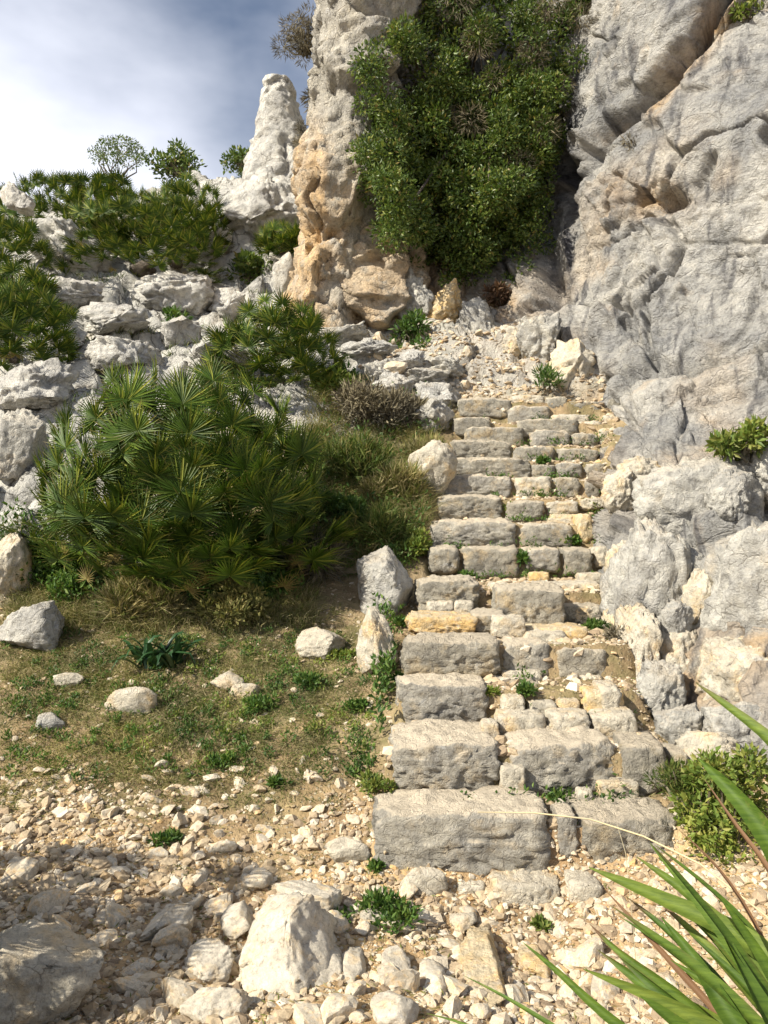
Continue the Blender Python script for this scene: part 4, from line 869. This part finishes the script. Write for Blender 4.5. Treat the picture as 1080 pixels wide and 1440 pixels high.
# --- leafy shrub builder
def clumpy(base, clumps, nleaf, L, Wd, mat, name, label, cat, seed, branch=True, up=.3, twig='bark', droop=0.0, group=None):
    "clumps: list of (centre, radius); leaves on the clump shells, twigs to each clump"
    rg = np.random.RandomState(seed); o = bpy.data.objects.new(name, None); COL.objects.link(o); o.location = Vector([float(c) for c in base]); o['label'] = label; o['category'] = cat
    if group: o['group'] = group
    Ps, Ds = [], []
    for c, r in clumps:
        k = max(6, int(nleaf * (r / clumps[0][1]) ** 2)); d = rg.normal(size=(k, 3)); d /= np.linalg.norm(d, axis=1)[:, None]
        rr = r * (.35 + .65 * rg.rand(k) ** .55); Ps.append(np.array(c) + d * rr[:, None] * np.array([1, 1, .85])); Ds.append(d + rg.normal(size=(k, 3)) * .6 + np.array([0, 0, up]))
    Pn, Dn = np.concatenate(Ps), np.concatenate(Ds); n = len(Pn)
    V, F = leaves(Pn, Dn, L * rg.uniform(.7, 1.3, n), Wd * rg.uniform(.7, 1.3, n), .2, droop)
    link('foliage', mesh_np('foliage', V - np.array(base), F, M[mat], False), o)
    if branch:
        pts = []
        for c, r in clumps[::max(1, len(clumps) // 60)]:
            c = np.array(c); b = np.array(base); mid = (b + c) / 2 + rg.normal(size=3) * .12 * np.linalg.norm(c - b); q = [b + rg.normal(size=3) * .03, mid, c]
            rad = .012 + .01 * np.linalg.norm(c - b); pts.append(tube(q, [rad, rad * .6, rad * .25], 5))
        V, F = cat_(pts); link('branch', mesh_np('branch', V - np.array(base), F, M[twig], True), o)
    return o
from mathutils.geometry import intersect_point_line
def inpoly(u, v, poly):
    c = False; j = len(poly) - 1
    for i in range(len(poly)):
        (a, b), (d, e) = poly[i], poly[j]
        if (b > v) != (e > v) and u < (d - a) * (v - b) / (e - b) + a: c = not c
        j = i
    return c
POLY = [(590, 0), (550, 35), (515, 80), (510, 130), (512, 180), (508, 215), (510, 260), (515, 300), (545, 335), (560, 345), (598, 340), (640, 365), (690, 372), (722, 340), (745, 300), (768, 250), (780, 205), (812, 150), (845, 95), (850, 40), (840, 0), (850, -120), (600, -120)]
rgb_ = np.random.RandomState(9); cl = []
while len(cl) < 520:
    u, v = rgb_.uniform(500, 872), rgb_.uniform(-120, 390)
    if not inpoly(u, v, POLY): continue
    dc = math.exp(-((u - 660) / 150) ** 2 - ((v - 150) / 170) ** 2)
    Y = 12.2 - 1.0 * dc - rgb_.uniform(0, 1.0) - .5 * (v > 250)
    if u < 600: Y -= 1.5 * (1 - (u - 500) / 100.) ** .7
    if vnoise(np.array([[u / 28., v / 28., 0.3]]), 13)[0] < -.34: continue
    cl.append((at(u, v, Y), rgb_.uniform(.11, .26)))
cl[0] = (cl[0][0], .26)
rgb2 = np.random.RandomState(4); cl += [(at(rgb2.uniform(560, 740), rgb2.uniform(330, 400), rgb2.uniform(10.6, 11.2)), rgb2.uniform(.07, .14)) for k in range(34)] + [(at(rgb2.uniform(690, 770), rgb2.uniform(250, 350), rgb2.uniform(10.7, 11.3)), rgb2.uniform(.08, .18)) for k in range(40)]
clumpy(at(650, 200, 12.6), cl, 330, .060, .028, 'shrub', 'wild_olive', 'large dark green small leaved tree hanging over the cliff face', 'tree', 3, up=.1)
rgb3 = np.random.RandomState(14); tw = []
while len(tw) < 20:
    u, v = rgb3.uniform(520, 860), rgb3.uniform(-20, 385)
    if inpoly(u, v, POLY): tw.append((at(u, v, 11.15 - .6 * math.exp(-((u - 660) / 150) ** 2) + rgb3.uniform(-.15, .3)), rgb3.uniform(.12, .26)))
clumpy(at(700, 250, 12.2), tw, 120, .10, .007, 'twig', 'dead_brush', 'dry grey twigs showing through the large hanging tree', 'dry twigs', 31, True, -.1)
# side sprays and small shrubs
def simple_bush(u, v, rpx, Y, n, L, W_, mat, label, seed, name='shrub', nl=90, flat=.7, cat='shrub', branch=True, up=.3, group=None, rise=.8, twig='twig'):
    b = at(u, v, Y); r = rpx / FPX * Y; rg = np.random.RandomState(seed); cs = []
    for k in range(n):
        d = rg.normal(size=3); d /= np.linalg.norm(d); d[2] = abs(d[2]); rr = rg.rand() ** .4
        cs.append((b + d * np.array([r * .78, r * .6, r * flat]) * rr + np.array([0, 0, r * .12]), r * rg.uniform(.20, .34)))
    cs[0] = (cs[0][0], r * .3)
    return clumpy(b, cs, nl, L, W_, mat, name, label, cat, seed, branch, up, twig, group=group)
def onG(u, v):
    g = G(u, v); return g[1] if g is not None else 14.5
simple_bush(1030, 1225, 88, 3.55, 34, .034, .020, 'lime', 'round leafy green bush at the right of the lowest steps', 21, nl=130, flat=1.9, cat='bush')
simple_bush(955, 1125, 52, 3.75, 16, .040, .007, 'grass', 'feathery green weed between the second step and the round bush', 22, nl=120, flat=.8, cat='weed', up=.9)
simple_bush(1048, 640, 48, 5.9, 16, .07, .03, 'lime', 'yellow green shrub growing on the hump boulder at the right edge', 23, nl=70, flat=.9)
simple_bush(578, 502, 46, 10.1, 14, .085, .035, 'herb', 'small bright green shrub under the pale buttress', 24, nl=70, flat=1.1)
simple_bush(525, 470, 16, 10.6, 6, .07, .03, 'herb', 'tiny green shrub at the foot of the pale buttress', 25, nl=40)
simple_bush(765, 545, 30, 8.95, 8, .08, .014, 'herb', 'grassy green tuft above the top step', 26, nl=70, up=1.0, cat='weed')
simple_bush(900, 215, 32, 9.9, 14, .09, .012, 'twig', 'dry grey green tuft hanging on the cliff slab', 27, nl=90)
simple_bush(885, 905, 30, 4.95, 10, .05, .008, 'twig', 'dry twiggy tuft on the leaning fluted boulder', 28, nl=90)
simple_bush(350, 395, 48, onG(350, 400), 16, .10, .05, 'shrub', 'low olive green bush between the broad boulder and the small upright rock', 29, nl=70, flat=.6)
simple_bush(520, 600, 68, 8.35, 26, .09, .016, 'twig', 'grey dry bush left of the upper stairs', 30, nl=110, flat=.8)
simple_bush(480, 555, 40, 8.9, 14, .08, .03, 'herb', 'bright green bush left of the grey dry bush', 31, nl=80)
simple_bush(1050, 25, 34, 9.3, 8, .08, .03, 'lime', 'little green tuft at the top right corner of the cliff', 32, nl=50)
simple_bush(250, 460, 28, onG(250, 468), 8, .08, .03, 'herb', 'small green herb between the pale boulders', 33, nl=50)
simple_bush(430, 75, 42, 12.2, 26, .11, .010, 'twig', 'dry grey brown bush leaning out from the pillar against the sky', 34, nl=130, flat=1.2, up=.1)
simple_bush(455, 165, 28, 11.4, 16, .11, .012, 'twig', 'brown dry brush hanging down the left flank of the pillar', 35, nl=130, flat=2.2, up=-.4)
simple_bush(425, 210, 14, 13, 8, .10, .010, 'twig', 'wispy dry brush between the spire and the pillar', 36, nl=60, flat=3)
simple_bush(250, 245, 46, 15.3, 20, .09, .05, 'shrub', 'dense dark shrub on the skyline left of the arched rock', 37, nl=70, flat=.8)
simple_bush(340, 235, 36, 15.2, 14, .09, .045, 'shrub', 'dark shrub on the skyline left of the spire', 38, nl=60, flat=.5)
simple_bush(700, 425, 26, 10.7, 8, .08, .03, 'brown', 'brown dead brush under the hanging tree', 39, nl=60)
for k, (u, v, rp, n, m, L_, W_, upk, lab) in enumerate([
 (560, 585, 48, 22, 'twig', .12, .012, .9, 'straw grey tussock left of the topmost steps'), (500, 660, 60, 24, 'grass', .13, .013, .9, 'olive grass tussock between the big palm and the stairs, upper one'), (555, 690, 50, 22, 'dry', .13, .010, 1.0, 'straw coloured tussock left of the smooth pale rock'),
 (530, 750, 60, 26, 'grass', .11, .012, .8, 'olive tussock left of the sixth step'), (480, 720, 50, 20, 'herb', .06, .026, .4, 'green leafy bush at the right side of the big palm'), (585, 770, 34, 16, 'lime', .05, .022, .4, 'yellow green bush above the upright grey rock'),
 (595, 640, 34, 14, 'dry', .12, .010, 1.0, 'dry grass tuft beside the upper steps'), (440, 790, 55, 24, 'twig', .16, .008, .5, 'tangled grey dry stems at the lower right of the big palm'), (335, 850, 60, 24, 'olive', .05, .020, .4, 'yellowish low bush under the right half of the big palm'),
 (60, 800, 60, 22, 'herb', .05, .022, .4, 'green low bush at the left foot of the big palm'), (200, 850, 60, 22, 'dry', .12, .008, .8, 'dry grass mound under the left half of the big palm'), (470, 540, 36, 16, 'lime', .07, .03, .4, 'bright green bush under the bushy fan palm')]):
    g = G(u, v + rp * .4); Y = g[1]; v2 = 720 - (g[2] - CAMZ) / Y * FPX
    simple_bush(u, v2, rp, Y, n, L_, W_, m, lab, 600 + k, nl=120, flat=.75, up=upk, cat='bush' if W_ > .015 else 'tussock', name='shrub' if W_ > .015 else 'tussock', branch=False)
# lone little tree on the ridge
tb = at(160, 262, 15.2); rg = np.random.RandomState(8); cs = []
for (u, v, r) in [(150, 210, .22), (172, 207, .24), (192, 214, .2), (135, 216, .16), (200, 224, .14), (160, 222, .2), (182, 226, .18), (140, 226, .14), (165, 200, .14), (150, 200, .12), (185, 204, .14)]:
    cs.append((at(u, v, 15.2 + rg.uniform(-.3, .3)), r))
clumpy(tb, cs, 260, .055, .022, 'shrub', 'small_tree', 'lone little round crowned tree on the skyline at the left', 'tree', 6)

# --- squill like plant with broad strap leaves
def strap(base, n, L, w, mat, name, label, seed, cat='plant'):
    rg = np.random.RandomState(seed); o = bpy.data.objects.new(name, None); COL.objects.link(o); o.location = Vector([float(c) for c in base]); o['label'] = label; o['category'] = cat
    for k in range(n):
        az = rg.uniform(0, 6.28); el = rg.uniform(.65, 1.45); l = L * rg.uniform(.7, 1.1); c0 = np.array([rg.uniform(-.14, .14), rg.uniform(-.05, .05), 0]); V = []; h = np.array([math.cos(az), math.sin(az), 0]); s = np.array([-math.sin(az), math.cos(az), 0])
        tw = rg.uniform(-.5, .5)
        for i in range(7):
            t = i / 6; e = el - .75 * t * t * rg.uniform(.8, 1.1); c = c0 + (h * math.cos(el - .4 * t) + np.array([0, 0, math.sin(e)])) * l * t; ww = w * [.7, .95, 1, .95, .75, .45, .03][i]
            ss = s * math.cos(tw * t) + np.array([0, 0, math.sin(tw * t)])
            V += [c - ss * ww / 2 + np.array([0, 0, ww * .25]), c, c + ss * ww / 2 + np.array([0, 0, ww * .25])]
        F = [[i * 3 + j, i * 3 + j + 1, i * 3 + j + 4, i * 3 + j + 3] for i in range(6) for j in (0, 1)]
        link('leaf', mesh_np('leaf', V, F, M[mat], True), o)
g = G(222, 940); strap(g, 46, .30, .036, 'squill', 'strap_leaved_plant', 'dark blue green strap leaved plant alone on the grass', 4)

# --- weeds on and around the steps
WD = [(540, 1300, 95, 24, 'leafy green weeds spreading in front of the lowest step'), (475, 1300, 30, 10, 'leafy green weed left of the larger weeds in front of the steps'), (530, 1115, 55, 16, 'dark green weed at the left end of the second step'), (740, 985, 42, 12, 'green weed in the gap of the third step'), (838, 885, 34, 12, 'green weed on the right end of the fifth step'),
      (735, 1030, 22, 6, 'small green sprig behind the second step blocks'), (690, 1005, 18, 6, 'small weed at the end of the third step left block'), (700, 860, 16, 5, 'tiny weed beside the big rounded block'), (735, 812, 30, 8, 'dark weed under the sixth step'), (805, 768, 26, 8, 'weed at the middle of the seventh step right side'),
      (830, 722, 28, 8, 'weed on the right of the eighth step'), (765, 664, 18, 6, 'round green weed in the middle of the tenth step'), (845, 690, 16, 5, 'small weed at the right end of the ninth step'), (660, 815, 22, 5, 'low weed at the left end of the sixth step'), (715, 730, 16, 5, 'sprig beside the seventh step left block'),
      (780, 1125, 24, 5, 'sprig below the second step middle block'), (570, 880, 34, 14, 'green creeper left of the fifth step'), (565, 960, 24, 8, 'green creeper left of the fourth step'), (480, 925, 34, 10, 'weed behind the chunky stone'), (430, 965, 50, 12, 'green weed patch left of the third step'), (370, 1000, 50, 12, 'green weed patch right of the jagged white stone'),
      (500, 1000, 36, 10, 'grey green weed left of the third step block'), (640, 1145, 18, 4, 'tiny weed on the lowest step'), (525, 1225, 22, 6, 'grass tuft at the left foot of the lowest step'), (915, 965, 14, 4, 'tiny weed at the right bank beside the fluted boulder'), (310, 1080, 34, 8, 'low weed among the gravel left of the steps'), (760, 1310, 28, 6, 'low weed among the rubble below the right lowest block'),
      (235, 1190, 40, 8, 'weed at the edge of the palm shadow on the gravel'), (390, 1110, 30, 7, 'small weed on the gravel left of the second step')]
for i, (u, v, rp, n, lab) in enumerate(WD):
    g = G(u, v); Y = g[1]; v2 = 720 - (g[2] - CAMZ) / Y * FPX
    m = ['herb', 'herb', 'lime', 'herb'][i % 4]
    simple_bush(u, v2, rp * .6, Y, n, .030 if Y < 6 else .05, .014 if Y < 6 else .024, m, lab, 400 + i, name='weed', nl=46, flat=.30, cat='weed', branch=False, up=.6)

# --- grass: stuff
def grass(name, patches, mat, L, w, bend=.5, seed=1, spread=.5):
    "patches: (u, v, rpx, count)"
    rg = np.random.RandomState(seed); P_, D_, Ls = [], [], []
    for (u, v, rp, n) in patches:
        g = G(u, v)
        if g is None: continue
        r = rp / FPX * g[1]
        for k in range(n // 9 + 1):
            a = rg.uniform(0, 6.28); q = r * rg.rand() ** .5; x, y = g[0] + q * math.cos(a), g[1] + q * math.sin(a) * 1.4
            if not clear_stair(x + .03, y): continue
            z = gh(x, y)
            for j in range(9):
                P_.append((x + rg.normal() * .03, y + rg.normal() * .03, z - .01)); D_.append((rg.normal() * spread, rg.normal() * spread, 1)); Ls.append(rg.uniform(.5, 1.2))
    V, F = blades(np.array(P_), np.array(D_), L * np.array(Ls), w, bend)
    return link(name, mesh_np(name, V, F, M[mat], False), kind='stuff')
rg = np.random.RandomState(77); pt = []
for k in range(260): pt.append((rg.uniform(0, 480), 850 + 270 * rg.beta(1.1, 1.5), rg.uniform(14, 44), 240))
grass('short_dry_grass', pt, 'dry', .055, .0032, .9, 1, 1.0)
pt = [(rg.uniform(0, 520), 880 + 260 * rg.beta(1.2, 1.6), rg.uniform(8, 26), 110) for k in range(300)] + [(rg.uniform(0, 520), rg.uniform(1075, 1240), rg.uniform(5, 12), 25) for k in range(30)]
grass('short_green_grass', pt, 'grass', .040, .003, .8, 2, .9)
pt = [(rg.uniform(30, 430), rg.uniform(805, 885), rg.uniform(12, 30), 170) for k in range(220)] + [(rg.uniform(0, 120), rg.uniform(780, 850), 20, 120) for k in range(20)]
grass('tall_dry_grass', pt, 'dry', .16, .004, .8, 3, .6)
pt = [(rg.uniform(440, 610), rg.uniform(600, 790), rg.uniform(12, 26), 60) for k in range(110)] + [(rg.uniform(395, 480), rg.uniform(740, 800), 20, 110) for k in range(20)] + [(630, 590 + 20 * k, 12, 70) for k in range(6)]
grass('tall_green_grass', pt, 'olive', .20, .005, .8, 4, .6)
pt = [(rg.uniform(430, 610), rg.uniform(560, 790), rg.uniform(12, 26), 110) for k in range(120)]
grass('tall_straw_grass', pt, 'dry', .24, .004, .9, 5, .6)
pt = [(rg.uniform(0, 480), rg.uniform(380, 560), rg.uniform(10, 22), 50) for k in range(60)]
grass('hillside_grass', pt, 'grass', .16, .008, .7, 6, .7)
# herb ground cover near the palm foot and left of the stairs
def cover(name, patches, mat, L, w, seed, hgt=.1):
    rg = np.random.RandomState(seed); Pp, Dd = [], []
    for (u, v, rp, n) in patches:
        g = G(u, v)
        if g is None: continue
        r = rp / FPX * g[1]; a = rg.uniform(0, 6.28, n); q = r * rg.rand(n) ** .5
        for x, y in zip(g[0] + q * np.cos(a), g[1] + q * np.sin(a)):
            if clear_stair(x, y): Pp.append((x, y, gh(x, y) + hgt * rg.rand())); Dd.append((rg.normal(), rg.normal(), .6 + rg.rand()))
    V, F = leaves(np.array(Pp), np.array(Dd), L * rg.uniform(.6, 1.3, len(Pp)), w * rg.uniform(.7, 1.3, len(Pp)))
    return link(name, mesh_np(name, V, F, M[mat], False), kind='stuff')
pt = [(rg.uniform(440, 600), rg.uniform(560, 800), rg.uniform(12, 30), 40) for k in range(60)] + [(rg.uniform(60, 420), rg.uniform(815, 870), 18, 120) for k in range(50)] + [(rg.uniform(0, 90), rg.uniform(760, 830), 18, 120) for k in range(16)]
pt += [(545 - .0 * k + rg.uniform(-16, 14) + max(0, (880 - v_) * .12), v_, rg.uniform(6, 16), 26) for k in range(40) for v_ in [rg.uniform(800, 1100)]]
cover('herb_cover', pt, 'herb', .05, .020, 11, .20)
pt = [(rg.uniform(440, 600), rg.uniform(640, 800), rg.uniform(10, 22), 60) for k in range(60)] + [(rg.uniform(200, 520), rg.uniform(900, 1080), rg.uniform(6, 14), 26) for k in range(60)]
cover('pale_herb_cover', pt, 'lime', .026, .011, 12, .05)
pt = [(rg.uniform(0, 520), rg.uniform(890, 1100), rg.uniform(6, 16), 36) for k in range(190)]
cover('low_herbs', pt, 'herb', .026, .011, 13, .04)
Pp, Dd = [], []
for k in range(70):
    j = rg.randint(1, 13); y = ROWS[j][0] - .03 + rg.uniform(-.05, .02); a0, b0 = np.interp(y, *LX), np.interp(y, *RX); x = a0 + (b0 - a0) * rg.beta(1.6, .9); z = gh(x, y - .05); r = rg.uniform(.02, .07)
    for q in range(34):
        Pp.append((x + rg.normal() * r, y + rg.normal() * .03, z + .02 + abs(rg.normal()) * r * .6)); Dd.append((rg.normal(), rg.normal() - .5, .5 + rg.rand()))
V, F = leaves(np.array(Pp), np.array(Dd), .030 * rg.uniform(.6, 1.4, len(Pp)), .014)
link('joint_greenery', mesh_np('joint_greenery', V, F, M['herb'], False), kind='stuff')
# ground litter: tiny dead leaves and straw
Pp, Dd = [], []
for k in range(9000):
    y = rg.uniform(2.2, 6.2); x = rg.uniform(-.52 * y, .5 * y)
    if x > np.interp(y, *RX) + .3 and y > 3.6: continue
    Pp.append((x, y, gh(x, y) + .004)); Dd.append((rg.normal(), rg.normal(), rg.uniform(0, .35)))
V, F = leaves(np.array(Pp), np.array(Dd), .028 * rg.uniform(.5, 1.5, len(Pp)), .006)
link('leaf_litter', mesh_np('leaf_litter', V, F, M['dry'], False), kind='stuff')

print('TRIS', sum(len(o.data.loops) - 2 * len(o.data.polygons) for o in SC.objects if o.type == 'MESH'), 'unique', sum(len(m.loops) - 2 * len(m.polygons) for m in bpy.data.meshes))
